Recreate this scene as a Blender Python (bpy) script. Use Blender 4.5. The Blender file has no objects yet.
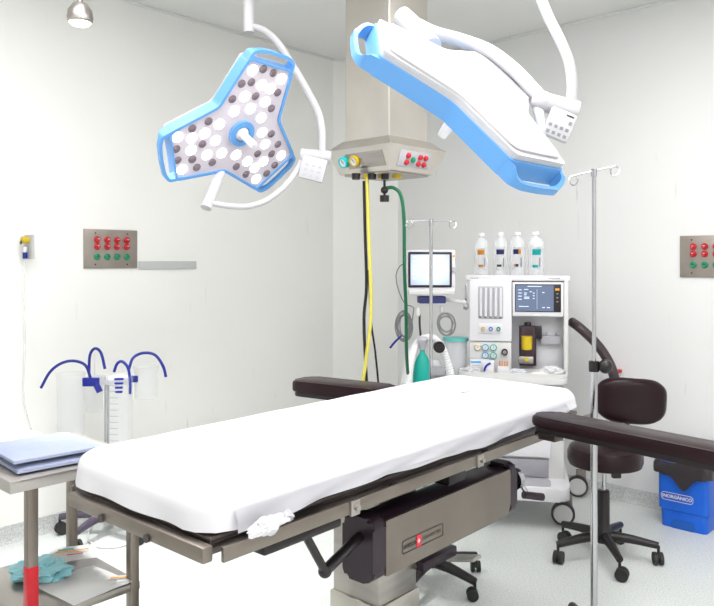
import bpy, bmesh, math, random
from mathutils import Vector, Matrix, noise
random.seed(7)
C = bpy.context.scene.collection
R = math.radians
F, CX, CY, CZ = 740.0, 357.0, 262.0, 1.45

def at(px, py, Y):
    """world point seen at photo pixel px,py at distance Y"""
    return Vector(((px-CX)/F*Y, Y, CZ-(py-CY)/F*Y))
def atz(px, py, z):
    Y = (CZ-z)*F/(py-CY)
    return Vector(((px-CX)/F*Y, Y, z))

# ---------------------------------------------------------------- materials
MATS = {}
def mat(name, col, rough=.5, metal=0, emit=0, ecol=None, trans=0, alpha=1, coat=0, bump=0, bscale=30, var=0, vscale=8, ior=1.45, stretch=None, spec=None):
    if name in MATS: return MATS[name]
    m = bpy.data.materials.new(name); m.use_nodes = True
    nt = m.node_tree; b = nt.nodes['Principled BSDF']
    b.inputs['Base Color'].default_value = (*col, 1)
    b.inputs['Roughness'].default_value = rough
    b.inputs['Metallic'].default_value = metal
    b.inputs['IOR'].default_value = ior
    b.inputs['Transmission Weight'].default_value = trans
    b.inputs['Alpha'].default_value = alpha
    b.inputs['Coat Weight'].default_value = coat
    if spec is not None: b.inputs['Specular IOR Level'].default_value = spec
    if emit:
        b.inputs['Emission Color'].default_value = (*(ecol or col), 1)
        b.inputs['Emission Strength'].default_value = emit
    if bump or var:
        tc = nt.nodes.new('ShaderNodeTexCoord'); src = tc.outputs['Object']
        if stretch:
            mp = nt.nodes.new('ShaderNodeMapping'); mp.inputs['Scale'].default_value = stretch
            nt.links.new(src, mp.inputs[0]); src = mp.outputs[0]
        if bump:
            n = nt.nodes.new('ShaderNodeTexNoise'); n.inputs['Scale'].default_value = bscale; n.inputs['Detail'].default_value = 4
            nt.links.new(src, n.inputs['Vector'])
            bp = nt.nodes.new('ShaderNodeBump'); bp.inputs['Strength'].default_value = bump; bp.inputs['Distance'].default_value = .01
            nt.links.new(n.outputs[0], bp.inputs['Height']); nt.links.new(bp.outputs[0], b.inputs['Normal'])
        if var:
            n = nt.nodes.new('ShaderNodeTexNoise'); n.inputs['Scale'].default_value = vscale; n.inputs['Detail'].default_value = 3
            nt.links.new(src, n.inputs['Vector'])
            cr = nt.nodes.new('ShaderNodeValToRGB')
            cr.color_ramp.elements[0].position = .35; cr.color_ramp.elements[1].position = .65
            cr.color_ramp.elements[0].color = (*[c*(1-var) for c in col], 1)
            cr.color_ramp.elements[1].color = (*[min(1, c*(1+var*.5)) for c in col], 1)
            nt.links.new(n.outputs[0], cr.inputs[0]); nt.links.new(cr.outputs[0], b.inputs['Base Color'])
    MATS[name] = m
    return m

def wall_mat(name, col, seam=0.0):
    m = bpy.data.materials.new(name); m.use_nodes = True
    nt = m.node_tree; b = nt.nodes['Principled BSDF']; L = nt.links.new
    b.inputs['Roughness'].default_value = .42
    b.inputs['Specular IOR Level'].default_value = .35
    tc = nt.nodes.new('ShaderNodeTexCoord')
    # sparse thin vertical scuffs
    mp = nt.nodes.new('ShaderNodeMapping'); mp.inputs['Scale'].default_value = (26, 26, 2.6)
    L(tc.outputs['Object'], mp.inputs[0])
    n = nt.nodes.new('ShaderNodeTexNoise'); n.inputs['Scale'].default_value = 1.0; n.inputs['Detail'].default_value = 2; n.inputs['Distortion'].default_value = .6
    L(mp.outputs[0], n.inputs['Vector'])
    r1 = nt.nodes.new('ShaderNodeValToRGB'); r1.color_ramp.elements[0].position = .715; r1.color_ramp.elements[1].position = .79
    r1.color_ramp.elements[0].color = (0, 0, 0, 1); r1.color_ramp.elements[1].color = (.38, .38, .38, 1)
    L(n.outputs[0], r1.inputs[0])
    # broad slightly uneven paint
    n2 = nt.nodes.new('ShaderNodeTexNoise'); n2.inputs['Scale'].default_value = 1.3; n2.inputs['Detail'].default_value = 3
    L(tc.outputs['Object'], n2.inputs['Vector'])
    r2 = nt.nodes.new('ShaderNodeValToRGB'); r2.color_ramp.elements[0].position = .3; r2.color_ramp.elements[1].position = .7
    r2.color_ramp.elements[0].color = (*[c*.965 for c in col], 1); r2.color_ramp.elements[1].color = (*col, 1)
    L(n2.outputs[0], r2.inputs[0])
    mx = nt.nodes.new('ShaderNodeMix'); mx.data_type = 'RGBA'
    L(r1.outputs[0], mx.inputs['Factor']); L(r2.outputs[0], mx.inputs['A']); mx.inputs['B'].default_value = (.30, .29, .27, 1)
    L(mx.outputs['Result'], b.inputs['Base Color'])
    bp = nt.nodes.new('ShaderNodeBump'); bp.inputs['Strength'].default_value = .08; bp.inputs['Distance'].default_value = .01
    n3 = nt.nodes.new('ShaderNodeTexNoise'); n3.inputs['Scale'].default_value = 14; L(tc.outputs['Object'], n3.inputs['Vector'])
    L(n3.outputs[0], bp.inputs['Height']); L(bp.outputs[0], b.inputs['Normal'])
    return m

def terrazzo(name, base, dark, light, rough):
    m = bpy.data.materials.new(name); m.use_nodes = True
    nt = m.node_tree; b = nt.nodes['Principled BSDF']; L = nt.links.new
    b.inputs['Roughness'].default_value = rough
    tc = nt.nodes.new('ShaderNodeTexCoord')
    n = nt.nodes.new('ShaderNodeTexNoise'); n.inputs['Scale'].default_value = 130; n.inputs['Detail'].default_value = 3; n.inputs['Roughness'].default_value = .7
    L(tc.outputs['Object'], n.inputs['Vector'])
    r = nt.nodes.new('ShaderNodeValToRGB'); e = r.color_ramp.elements
    e[0].position = .36; e[0].color = (*dark, 1); e[1].position = .66; e[1].color = (*light, 1)
    k = e.new(.47); k.color = (*base, 1); k = e.new(.56); k.color = (*base, 1)
    L(n.outputs[0], r.inputs[0])
    n2 = nt.nodes.new('ShaderNodeTexNoise'); n2.inputs['Scale'].default_value = 1.6; n2.inputs['Detail'].default_value = 4
    L(tc.outputs['Object'], n2.inputs['Vector'])
    mx = nt.nodes.new('ShaderNodeMix'); mx.data_type = 'RGBA'; mx.blend_type = 'MULTIPLY'; mx.inputs['Factor'].default_value = .12
    L(r.outputs[0], mx.inputs['A']); L(n2.outputs[0], mx.inputs['B']); L(mx.outputs['Result'], b.inputs['Base Color'])
    return m

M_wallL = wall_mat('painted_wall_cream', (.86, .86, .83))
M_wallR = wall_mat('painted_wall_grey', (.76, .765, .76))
M_ceil = mat('ceiling_paint', (.78, .78, .76), .8, bump=.05, bscale=20)
M_floor = terrazzo('terrazzo', (.70, .735, .71), (.50, .54, .52), (.84, .865, .85), .30)
M_base = terrazzo('terrazzo_base', (.56, .58, .57), (.36, .38, .38), (.72, .74, .73), .4)
M_steel = mat('brushed_steel', (.40, .375, .35), .34, .92, bump=.02, bscale=60, stretch=(1, 1, 12), var=.12, vscale=3)
M_steelwarm = mat('warm_steel', (.24, .208, .18), .36, .85, var=.12, vscale=4)
M_steeldark = mat('dark_steel', (.095, .078, .075), .33, .8, var=.2, vscale=6)
M_chrome = mat('chrome', (.45, .45, .47), .16, 1)
M_platform = mat('pale_steel', (.42, .40, .38), .42, .65, var=.08, vscale=3)
M_pend = mat('pendant_steel', (.56, .53, .48), .30, .85, var=.10, vscale=2.5)
M_vinyl = mat('oxblood_vinyl', (.014, .004, .006), .32, coat=.0, spec=.28, bump=.10, bscale=18)
M_black = mat('black_plastic', (.010, .007, .008), .38)
M_capblk = mat('plum_black_plastic', (.022, .011, .020), .38)
M_rubber = mat('black_rubber', (.02, .019, .02), .6)
M_white = mat('white_plastic', (.68, .68, .705), .35)
M_wht2 = mat('warm_white_plastic', (.60, .60, .595), .4)
M_lampwhite = mat('lamp_white', (.50, .50, .52), .28)
M_blue = mat('lamp_blue', (.115, .32, .66), .35)
M_panel = mat('lamp_panel', (.56, .52, .57), .25)
M_led = mat('led_on', (1, 1, 1), .3, emit=3, ecol=(1, .98, 1))
M_ledoff = mat('led_off', (.24, .19, .22), .12, metal=.5)
M_sheet = mat('white_cotton', (.66, .66, .69), .85, bump=.12, bscale=9)
M_cloth = mat('blue_grey_drape', (.30, .34, .47), .85, bump=.2, bscale=14)
M_red = mat('red_outlet', (.50, .008, .018), .35)
M_green = mat('green_outlet', (.01, .24, .12), .35)
M_yellow = mat('yellow_plastic', (.60, .43, .01), .4)
M_yhose = mat('yellow_hose', (.62, .56, .10), .4)
M_ghose = mat('green_hose', (.004, .12, .05), .4)
M_bhose = mat('blue_hose', (.006, .015, .22), .4)
M_teal = mat('teal_silicone', (.003, .33, .27), .4)
M_tealpl = mat('teal_plastic', (.12, .50, .48), .4)
M_clear = mat('clear_plastic', (.8, .83, .86), .08, trans=.2, alpha=.11, spec=.6)
M_clear2 = mat('clear_plastic_marked', (.86, .88, .92), .15, alpha=.34, spec=.6)
M_milk = mat('milky_plastic', (.86, .88, .90), .22, alpha=.42)
M_hosew = mat('white_corrugated_hose', (.78, .79, .80), .35, alpha=.9)
M_grey = mat('grey_plastic', (.22, .22, .225), .5)
M_ltgrey = mat('light_grey_plastic', (.42, .42, .45), .45)
M_bin = mat('blue_bin_plastic', (.006, .115, .62), .38, var=.1)
M_bag = mat('black_bin_bag', (.03, .024, .028), .3, bump=.9, bscale=22)
M_paper = mat('white_paper', (.85, .86, .85), .8, bump=.1, bscale=10)
M_aqua = mat('aqua_wrap', (.28, .60, .66), .35, bump=.3, bscale=20)
M_orange = mat('orange_ink', (.85, .36, .03), .5)
M_navy = mat('navy_ink', (.03, .035, .16), .5)
M_ink = mat('dark_ink', (.05, .045, .045), .6)
M_greyink = mat('grey_ink', (.33, .30, .27), .6)
M_tealink = mat('teal_ink', (.0, .55, .55), .5)
M_gold = mat('brass', (.6, .45, .16), .3, .8)
M_trunk = mat('grey_trunking', (.50, .51, .51), .5)
M_redlogo = mat('red_enamel', (.70, .02, .05), .35)
M_screenD = mat('monitor_display_slate', (.10, .13, .20), .2, emit=.12, ecol=(.16, .20, .34))
M_screenT = mat('display_text', (.5, .6, .8), .4, emit=.35)
def fill_glow(k): return mat('ceiling_fill_glow_%d' % round(k*100), (1, 1, 1), .5, emit=8.5*k, ecol=(1, .975, .985))  # glow of the added, unseen ceiling fill panels

def screen_mat():
    m = bpy.data.materials.new('monitor_display_glare'); m.use_nodes = True
    nt = m.node_tree; b = nt.nodes['Principled BSDF']; L = nt.links.new
    tc = nt.nodes.new('ShaderNodeTexCoord'); g = nt.nodes.new('ShaderNodeTexGradient'); g.gradient_type = 'SPHERICAL'
    mp = nt.nodes.new('ShaderNodeMapping'); mp.inputs['Location'].default_value = (-.25, 0, -1.2); mp.inputs['Scale'].default_value = (4.5, 1, 6)
    L(tc.outputs['Object'], mp.inputs[0]); L(mp.outputs[0], g.inputs[0])
    r = nt.nodes.new('ShaderNodeValToRGB'); r.color_ramp.elements[0].color = (.22, .38, .80, 1); r.color_ramp.elements[1].color = (.80, .90, 1, 1)  # white centre is glare put into the emission ramp
    r.color_ramp.elements[1].position = .6
    L(g.outputs[0], r.inputs[0]); b.inputs['Base Color'].default_value = (.03, .03, .04, 1); b.inputs['Roughness'].default_value = .2
    L(r.outputs[0], b.inputs['Emission Color']); b.inputs['Emission Strength'].default_value = .5
    return m
M_screenB = screen_mat()

# ---------------------------------------------------------------- mesh tools
class MB:
    def __init__(s): s.bm = bmesh.new()
    def _x(s, vs, M):
        if M is not None: bmesh.ops.transform(s.bm, matrix=M, verts=vs)
    def box(s, c, d, bevel=0, M=None, seg=2, taper=None):
        r = bmesh.ops.create_cube(s.bm, size=1); vs = r['verts']
        for v in vs:
            v.co = Vector((v.co.x*d[0], v.co.y*d[1], v.co.z*d[2]))
            if taper and v.co.z < 0: v.co.x *= taper; v.co.y *= taper
        if bevel:
            es = list({e for v in vs for e in v.link_edges})
            r2 = bmesh.ops.bevel(s.bm, geom=es, offset=bevel, segments=seg, affect='EDGES', profile=.5)
            vs = list({v for f in r2['faces'] for v in f.verts} | {v for v in vs if v.is_valid})
        T = Matrix.Translation(Vector(c))
        s._x(vs, (T @ M) if M is not None else T)
        return s
    def cyl(s, p0, p1, r0, r1=None, n=20, cap=True):
        p0 = Vector(p0); p1 = Vector(p1); r1 = r0 if r1 is None else r1
        d = p1-p0; L = d.length
        r = bmesh.ops.create_cone(s.bm, segments=n, radius1=r0, radius2=r1, depth=L, cap_ends=cap)
        M = Matrix.Translation((p0+p1)/2) @ d.to_track_quat('Z', 'Y').to_matrix().to_4x4()
        s._x(r['verts'], M); return s
    def sph(s, c, r, sc=(1, 1, 1), M=None):
        q = bmesh.ops.create_uvsphere(s.bm, u_segments=20, v_segments=12, radius=r)
        for v in q['verts']: v.co = Vector((v.co.x*sc[0], v.co.y*sc[1], v.co.z*sc[2]))
        T = Matrix.Translation(Vector(c)); s._x(q['verts'], (T @ M) if M is not None else T); return s
    def lathe(s, prof, c=(0, 0, 0), n=28, M=None):
        rings = []
        for r, z in prof: rings.append([s.bm.verts.new((r*math.cos(2*math.pi*i/n), r*math.sin(2*math.pi*i/n), z)) for i in range(n)])
        for a, b in zip(rings, rings[1:]):
            for i in range(n): s.bm.faces.new((a[i], a[(i+1) % n], b[(i+1) % n], b[i]))
        if prof[0][0] > 1e-4: s.bm.faces.new(list(reversed(rings[0])))
        if prof[-1][0] > 1e-4: s.bm.faces.new(rings[-1])
        T = Matrix.Translation(Vector(c)); s._x([v for r in rings for v in r], (T @ M) if M is not None else T); return s
    def tube(s, pts, r, n=12, smooth=6, closed=False, rib=None, radii=None):
        P = [Vector(p) for p in pts]
        if smooth > 1 and len(P) > 2:
            Q = []; N = len(P); cnt = N if closed else N-1
            for i in range(cnt):
                p0 = P[(i-1) % N] if (closed or i > 0) else P[0]*2-P[1]
                p1 = P[i]; p2 = P[(i+1) % N]
                p3 = P[(i+2) % N] if (closed or i+2 < N) else P[-1]*2-P[-2]
                for k in range(smooth):
                    t = k/smooth
                    Q.append(.5*((2*p1)+(-p0+p2)*t+(2*p0-5*p1+4*p2-p3)*t*t+(-p0+3*p1-3*p2+p3)*t**3))
            if not closed: Q.append(P[-1])
            P = Q
        m = len(P); prev = None; rings = []
        for i in range(m):
            if closed: t = P[(i+1) % m]-P[(i-1) % m]
            else: t = P[min(i+1, m-1)]-P[max(i-1, 0)]
            t.normalize()
            if prev is None:
                a = Vector((0, 0, 1)) if abs(t.z) < .9 else Vector((1, 0, 0))
                prev = (a-t*a.dot(t)).normalized()
            else: prev = (prev-t*prev.dot(t)).normalized()
            b = t.cross(prev); rr = r
            if rib: rr = r*(1+rib*(1 if i % 2 else -1))
            if radii: rr = radii(i/(m-1))
            rings.append([s.bm.verts.new(P[i]+(prev*math.cos(2*math.pi*j/n)+b*math.sin(2*math.pi*j/n))*rr) for j in range(n)])
        for i in range(m if closed else m-1):
            a = rings[i]; b = rings[(i+1) % m]
            for j in range(n): s.bm.faces.new((a[j], a[(j+1) % n], b[(j+1) % n], b[j]))
        if not closed: s.bm.faces.new(list(reversed(rings[0]))); s.bm.faces.new(rings[-1])
        return s
    def prism(s, poly, z0, z1, bevel=0, inset_top=None, M=None):
        a = [s.bm.verts.new((x, y, z0)) for x, y in poly]
        q = inset_top or poly
        b = [s.bm.verts.new((x, y, z1)) for x, y in q]
        n = len(poly)
        fs = [s.bm.faces.new(list(reversed(a))), s.bm.faces.new(b)]
        for i in range(n): s.bm.faces.new((a[i], a[(i+1) % n], b[(i+1) % n], b[i]))
        if bevel:
            es = list({e for f in fs for e in f.edges})
            r2 = bmesh.ops.bevel(s.bm, geom=es, offset=bevel, segments=2, affect='EDGES', profile=.5)
            vs = [v for v in set(a+b) if v.is_valid]+list({v for f in r2['faces'] for v in f.verts})
            vs = list(set(vs))
        else: vs = a+b
        s._x(vs, M); return s
    def ringprism(s, outer, inner, z0, z1):
        n = len(outer)
        A = [s.bm.verts.new((x, y, z0)) for x, y in outer]; B = [s.bm.verts.new((x, y, z1)) for x, y in outer]
        D = [s.bm.verts.new((x, y, z0)) for x, y in inner]; E = [s.bm.verts.new((x, y, z1)) for x, y in inner]
        for i in range(n):
            j = (i+1) % n
            s.bm.faces.new((A[i], A[j], B[j], B[i])); s.bm.faces.new((D[j], D[i], E[i], E[j]))
            s.bm.faces.new((B[i], B[j], E[j], E[i])); s.bm.faces.new((A[j], A[i], D[i], D[j]))
        return s
    def build(s, name, m, parent=None, smooth=True, M=None, label=None):
        if M is not None: bmesh.ops.transform(s.bm, matrix=M, verts=s.bm.verts[:])
        bmesh.ops.recalc_face_normals(s.bm, faces=s.bm.faces[:])
        me = bpy.data.meshes.new(name); s.bm.to_mesh(me); s.bm.free()
        if smooth:
            for p in me.polygons: p.use_smooth = True
            try: me.set_sharp_from_angle(angle=R(38))
            except Exception: pass
        me.materials.append(m)
        o = bpy.data.objects.new(name, me); C.objects.link(o)
        if parent is not None: o.parent = parent
        if label: o['label'] = label
        return o

def thing(name, label, cat, loc=(0, 0, 0), rz=0, group=None, rot=None):
    o = bpy.data.objects.new(name, None); C.objects.link(o); o.location = Vector(loc)
    o.empty_display_size = .05
    if rot is not None: o.rotation_euler = rot.to_euler()
    else: o.rotation_euler = (0, 0, R(rz))
    o['label'] = label; o['category'] = cat
    if group: o['group'] = group
    return o
def tag(o, label, cat, group=None):
    o['label'] = label; o['category'] = cat
    if group: o['group'] = group
    return o
def inv(o):
    return (Matrix.Translation(o.location) @ o.rotation_euler.to_matrix().to_4x4()).inverted()
def recentre(o, p):
    """move a single-mesh thing's origin to p (world)"""
    p = Vector(p); o.data.transform(Matrix.Translation(-p)); o.location = p; return o
def copy_tree(o, parent=None):
    c = o.copy(); C.objects.link(c); c.parent = parent
    for ch in [x for x in bpy.data.objects if x.parent == o]: copy_tree(ch, c)
    return c

def text(name, s, size, m, parent, M, extr=.0004, align='CENTER', bold=0):
    cu = bpy.data.curves.new(name, 'FONT'); cu.body = s; cu.size = size; cu.extrude = extr; cu.align_x = align; cu.align_y = 'CENTER'; cu.offset = bold
    t = bpy.data.objects.new(name, cu); C.objects.link(t)
    dg = bpy.context.evaluated_depsgraph_get(); dg.update()
    me = bpy.data.meshes.new_from_object(t.evaluated_get(dg)); bpy.data.objects.remove(t)
    me.transform(M); me.name = name
    me.materials.clear(); me.materials.append(m)
    o = bpy.data.objects.new(name, me); C.objects.link(o); o.parent = parent
    return o
FRONT = Matrix.Rotation(R(90), 4, 'X')     # text plane -> faces local -y

def fillet(poly, r, n=4):
    out = []; N = len(poly)
    for i in range(N):
        p = Vector((*poly[i], 0)); a = Vector((*poly[i-1], 0)); b = Vector((*poly[(i+1) % N], 0))
        u = (a-p); v = (b-p); rr = min(r, u.length*.45, v.length*.45)
        s0 = p+u.normalized()*rr; s1 = p+v.normalized()*rr
        for k in range(n+1):
            t = k/n; q = s0*(1-t)**2+p*2*t*(1-t)+s1*t*t; out.append((q.x, q.y))
    return out
def rrect(w, d, r, n=5, cx=0, cy=0):
    return fillet([(cx-w/2, cy-d/2), (cx+w/2, cy-d/2), (cx+w/2, cy+d/2), (cx-w/2, cy+d/2)], r, n)

# ---------------------------------------------------------------- room
ANG = 47.12
U = Vector((math.cos(R(ANG)), math.sin(R(ANG)), 0)); V = Vector((-U.y, U.x, 0))
PL = Vector((-.181, 5.577, 0)); PR = Vector((1.567, 4.547, 0))
HC = 2.98
# corner where the two wall planes would meet
def uv(p): return p.dot(U), p.dot(V)
uR = PR.dot(U); vL = PL.dot(V)
COR = U*uR+V*vL
chL = PL.copy(); 
chR_t = Vector((.308, 0, 0))
YR = (1.567+1.077*4.547)/(1.077+41/740); chR = Vector((41/740*YR, YR, 0))
LW, RW = 6.6, 6.4
def wall(name, a, b, m, h=HC, th=.12):
    a = Vector(a); b = Vector(b); d = (b-a); L = d.length; ang = math.atan2(d.y, d.x)
    o = MB().box((L/2, th/2, h/2), (L, th, h)).build(name, m, smooth=False)
    o.location = (a.x, a.y, 0); o.rotation_euler = (0, 0, ang); o['kind'] = 'structure'; return o
farL = COR-U*LW; farR = COR-V*RW; back = COR-U*LW-V*RW
# local +y is outwards when walking a->b with the room on the right
wall('wall_left', farL, chL, M_wallL)
wall('wall_corner', chL, chR, M_wallL)
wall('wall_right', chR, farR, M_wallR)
wall('wall_back', farR, back, M_wallL)
wall('wall_near', back, farL, M_wallL)
poly = [farL, chL, chR, farR, back]
def slab(name, z0, z1, m):
    o = MB().prism([(p.x, p.y) for p in poly], z0, z1).build(name, m, smooth=False); o['kind'] = 'structure'; return o
slab('floor', -.08, 0, M_floor)
slab('ceiling', HC, HC+.1, M_ceil)
def coving(name, a, b):
    a = Vector(a); b = Vector(b); d = b-a; L = d.length
    mb = MB(); prof = [(0, 0), (-.030, 0), (-.014, .008), (-.006, .022), (-.004, .085), (0, .088)]
    va = [mb.bm.verts.new((0, y, z)) for y, z in prof]; vb = [mb.bm.verts.new((L, y, z)) for y, z in prof]
    n = len(prof)
    for i in range(n): mb.bm.faces.new((va[i], va[(i+1) % n], vb[(i+1) % n], vb[i]))
    mb.bm.faces.new(va); mb.bm.faces.new(list(reversed(vb)))
    o = mb.build(name, M_base); o.location = (a.x, a.y, 0); o.rotation_euler = (0, 0, math.atan2(d.y, d.x)); o['kind'] = 'structure'
coving('baseboard_left', farL, chL); coving('baseboard_corner', chL, chR); coving('baseboard_right', chR, farR)
# thin painted ceiling bead
def bead(name, a, b):
    a = Vector(a); b = Vector(b); d = b-a; L = d.length
    o = MB().box((L/2, -.006, HC-.008), (L, .012, .016), .003).build(name, M_wallR); o.location = (a.x, a.y, 0); o.rotation_euler = (0, 0, math.atan2(d.y, d.x)); o['kind'] = 'structure'
bead('trim_1', farL, chL); bead('trim_2', chL, chR); bead('trim_3', chR, farR)

def hitL(px, py):
    d = Vector(((px-CX)/F, 1, -(py-CY)/F)); t = vL/d.dot(V); p = d*t; return Vector((p.x, p.y, p.z+CZ))
def hitR(px, py):
    d = Vector(((px-CX)/F, 1, -(py-CY)/F)); t = uR/d.dot(U); p = d*t; return Vector((p.x, p.y, p.z+CZ))

# ---------------------------------------------------------------- gas outlet panels on the walls
def outlet_panel(c, w, h, rz, label, deep=.012):
    t = thing('gas_outlet_panel', label, 'wall panel', c, rz, 'steel gas outlet panels on the walls')
    MB().box((0, -deep/2, 0), (w, deep, h), .002).build('plate', mat('outlet_plate_steel', (.34, .30, .265), .4, .6, var=.1), t)
    for sx in (-1, 1):
        for sz in (-1, 1):
            MB().cyl((sx*w*.30, -deep, sz*h*.40), (sx*w*.30, -deep-.002, sz*h*.40), .005, n=10).build('screw', M_ink, t)
    xs = [-.27, -.083, .10, .285]
    for j, zz in enumerate((.235, .06, -.205)):
        for x in xs:
            m, nm = (M_green, 'green_outlet') if j == 2 else (M_red, 'red_outlet')
            o = MB().lathe([(.019, 0), (.019, .006), (.014, .010), (.014, .018), (.011, .020), (.005, .016)], n=18, M=Matrix.Rotation(R(90), 4, 'X')).build(nm, m, t)
            o.location = (x*w, -deep, zz*h)
            MB().box((0, -.0205, .004), (.010, .003, .004)).build('label_mark', M_white if j < 2 else M_ink, o)
    return t
a = hitL(84, 248.5); b = hitL(137, 248.5); w = (b-a).length
za = hitL(110, 229.7).z; zb = hitL(110, 268.3).z
c = hitL(110.5, 249); c.z = (za+zb)/2
outlet_panel(c, w, za-zb, ANG, 'steel gas outlet panel with red and green sockets beside the grey trunking strip')
PW, PH = w, za-zb
a = hitL(138, 265); b = hitL(195.5, 265); z0 = hitL(166, 269).z; z1 = hitL(166, 261.3).z
o = tag(MB().box((0, 0, 0), ((b-a).length-.004, .012, z1-z0), .002).build('wall_trunking', M_trunk), 'flat grey trunking strip running right from the red and green outlet panel', 'trunking')
o.location = (a+b)/2-V*.006; o.location.z = (z0+z1)/2; o.rotation_euler = (0, 0, R(ANG))
# right wall panel, cut by the picture's edge
a = hitR(680.5, 256); z1 = hitR(681, 236).z; z0 = hitR(681, 277).z
c = a-V*(PW*.5); c.z = (z0+z1)/2
outlet_panel(c, PW, z1-z0, ANG-90, 'steel gas outlet panel at the right edge, high above the blue bin')
# far left small outlet with plugged hoses, seen edge on
c = hitL(29, 247); t = thing('hose_outlet', 'thin steel outlet plate with yellow and blue hose plugs at the far left', 'wall outlet', c-V*.0, ANG)
MB().box((-.02, -.05, 0), (.012, .10, .125), .003).build('plate', M_trunk, t)
MB().cyl((-.027, -.055, .035), (-.062, -.055, .035), .017).build('yellow_plug', M_yellow, t)
MB().cyl((-.063, -.055, .022), (-.067, -.055, .022), .010).build('plug_face', M_ink, t)
MB().cyl((-.042, -.05, .0), (-.042, -.05, -.028), .010).build('hose_nipple', M_white, t)
MB().cyl((-.042, -.05, -.03), (-.042, -.05, -.062), .012).build('blue_plug', M_bhose, t)
MB().tube([(-.042, -.05, -.063), (-.046, -.045, -.2), (-.03, -.02, -.5), (-.03, -.006, -.8), (0.02, -.006, -1.0)], .004, n=8).build('thin_tube', M_milk, t)

# ---------------------------------------------------------------- operating table
TA = 48.7
TU = Vector((math.cos(R(TA)), math.sin(R(TA)), 0)); TV = Vector((-TU.y, TU.x, 0))
T0 = Vector((-.315, 1.609, 0)); TL, TW = 1.80, .583
tc0 = T0+TU*.90+TV*(TW/2)
T = thing('operating_table', 'stainless steel operating table on a central column, under the white sheet', 'operating table', (tc0.x, tc0.y, 0), TA)
def tl(x, y, z): return Vector((x-.90, y-TW/2, z))         # x along, y across from the near foot corner
# frame
mb = MB()
mb.box(tl(.90, .035, .822), (1.80, .05, .03), .004); mb.box(tl(.90, TW-.035, .822), (1.80, .05, .03), .004)
for x in (.35, .95, 1.5): mb.box(tl(x, TW/2, .822), (.05, TW-.1, .025), .003)
mb.build('frame', M_steeldark, T)
MB().box(tl(.90, TW/2, .846), (1.82, TW+.01, .016), .004).build('table_deck', M_steeldark, T)
MB().box(tl(-.030, TW/2-.028, .828), (.028, TW-.005, .036), .005).build('end_rail', M_steelwarm, T)
for y in (.18, .38):
    MB().cyl(tl(-.036, y, .818), tl(-.050, y, .818), .010, n=14).build('rail_stud', M_steeldark, T)
for y, n in ((-.035, 1), (TW+.035, 2)):
    MB().box(tl(.93, y, .822), (1.86, .010, .034), .002).build('side_rail', M_steelwarm, T)
    for x in (.12, .62, 1.1, 1.62):
        MB().box(tl(x, y+(.017 if n == 1 else -.017), .822), (.03, .028, .022), .002).build('rail_spacer', M_steeldark, T)
for x in (.42, 1.02, 1.60):
    mb = MB().box(tl(x, -.043, .821), (.034, .010, .040), .003)
    mb.cyl(tl(x, -.046, .822), tl(x, -.058, .822), .008, n=14); mb.build('rail_clamp', M_steel, T)
MB().box(tl(.90, TW/2, .880), (1.79, TW-.02, .05), .015).build('mattress', M_vinyl, T)
# column and base
MB().box(tl(.90, TW/2, .42), (.20, .20, .70), .008).build('column', M_steel, T)
MB().box(tl(.90, TW/2, .21), (.215, .215, .30), .006).build('column_sleeve', M_pend, T)
MB().prism(fillet([(-.42, -.2), (.42, -.2), (.42, .2), (-.42, .2)], .06), 0.015, .10, bevel=.01).build('base', M_steeldark, T)
MB().box(tl(.90, TW/2, .765), (.62, .34, .07), .01).build('column_head', M_black, T)
# gearbox on the near side
mb = MB().box(tl(1.01, .11, .622), (.72, .10, .165), .012); g = mb.build('gearbox', M_capblk, T)
pts = fillet([(.66-.90, .540), (1.355-.90, .540), (1.372-.90, .58), (1.372-.90, .702), (.66-.90, .702)], .006)
fp = MB().prism(pts, 0, .012, bevel=.002, M=Matrix.Translation((0, tl(0, .060, 0).y, 0)) @ Matrix.Rotation(R(90), 4, 'X')).build('steel_cover', M_steelwarm, g, smooth=False)
def cap(x0, x1):
    P = fillet([(.048, .555), (.070, .530), (.15, .530), (.165, .552), (.165, .697), (.145, .717), (.065, .717), (.048, .697)], .012)
    P = [(y-TW/2, z) for y, z in P]
    a = MB(); n = len(P)
    A = [a.bm.verts.new((x0-.9, y, z)) for y, z in P]; B = [a.bm.verts.new((x1-.9, y, z)) for y, z in P]
    for i in range(n): a.bm.faces.new((A[i], A[(i+1) % n], B[(i+1) % n], B[i]))
    fs = [a.bm.faces.new(A), a.bm.faces.new(list(reversed(B)))]
    bmesh.ops.bevel(a.bm, geom=list({e for f in fs for e in f.edges}), offset=.008, segments=3, affect='EDGES')
    return a.build('end_cap', M_capblk, g)
cap(.600, .660); cap(1.372, 1.420)
# crank on the head-side cap
cr = MB().cyl(tl(1.419, .085, .640), tl(1.445, .085, .640), .020, n=20).cyl(tl(1.445, .085, .640), tl(1.475, .085, .640), .040, n=28).build('crank_hub', M_chrome, g)
MB().cyl(tl(1.475, .085, .640), tl(1.490, .085, .640), .022, n=20).cyl(tl(1.482, .085, .648), tl(1.490, .05, .590), .010).build('crank_arm', M_chrome, cr)
MB().cyl(tl(1.470, .050, .586), tl(1.545, .010, .568), .014, n=18).build('crank_grip', M_capblk, cr)
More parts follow.
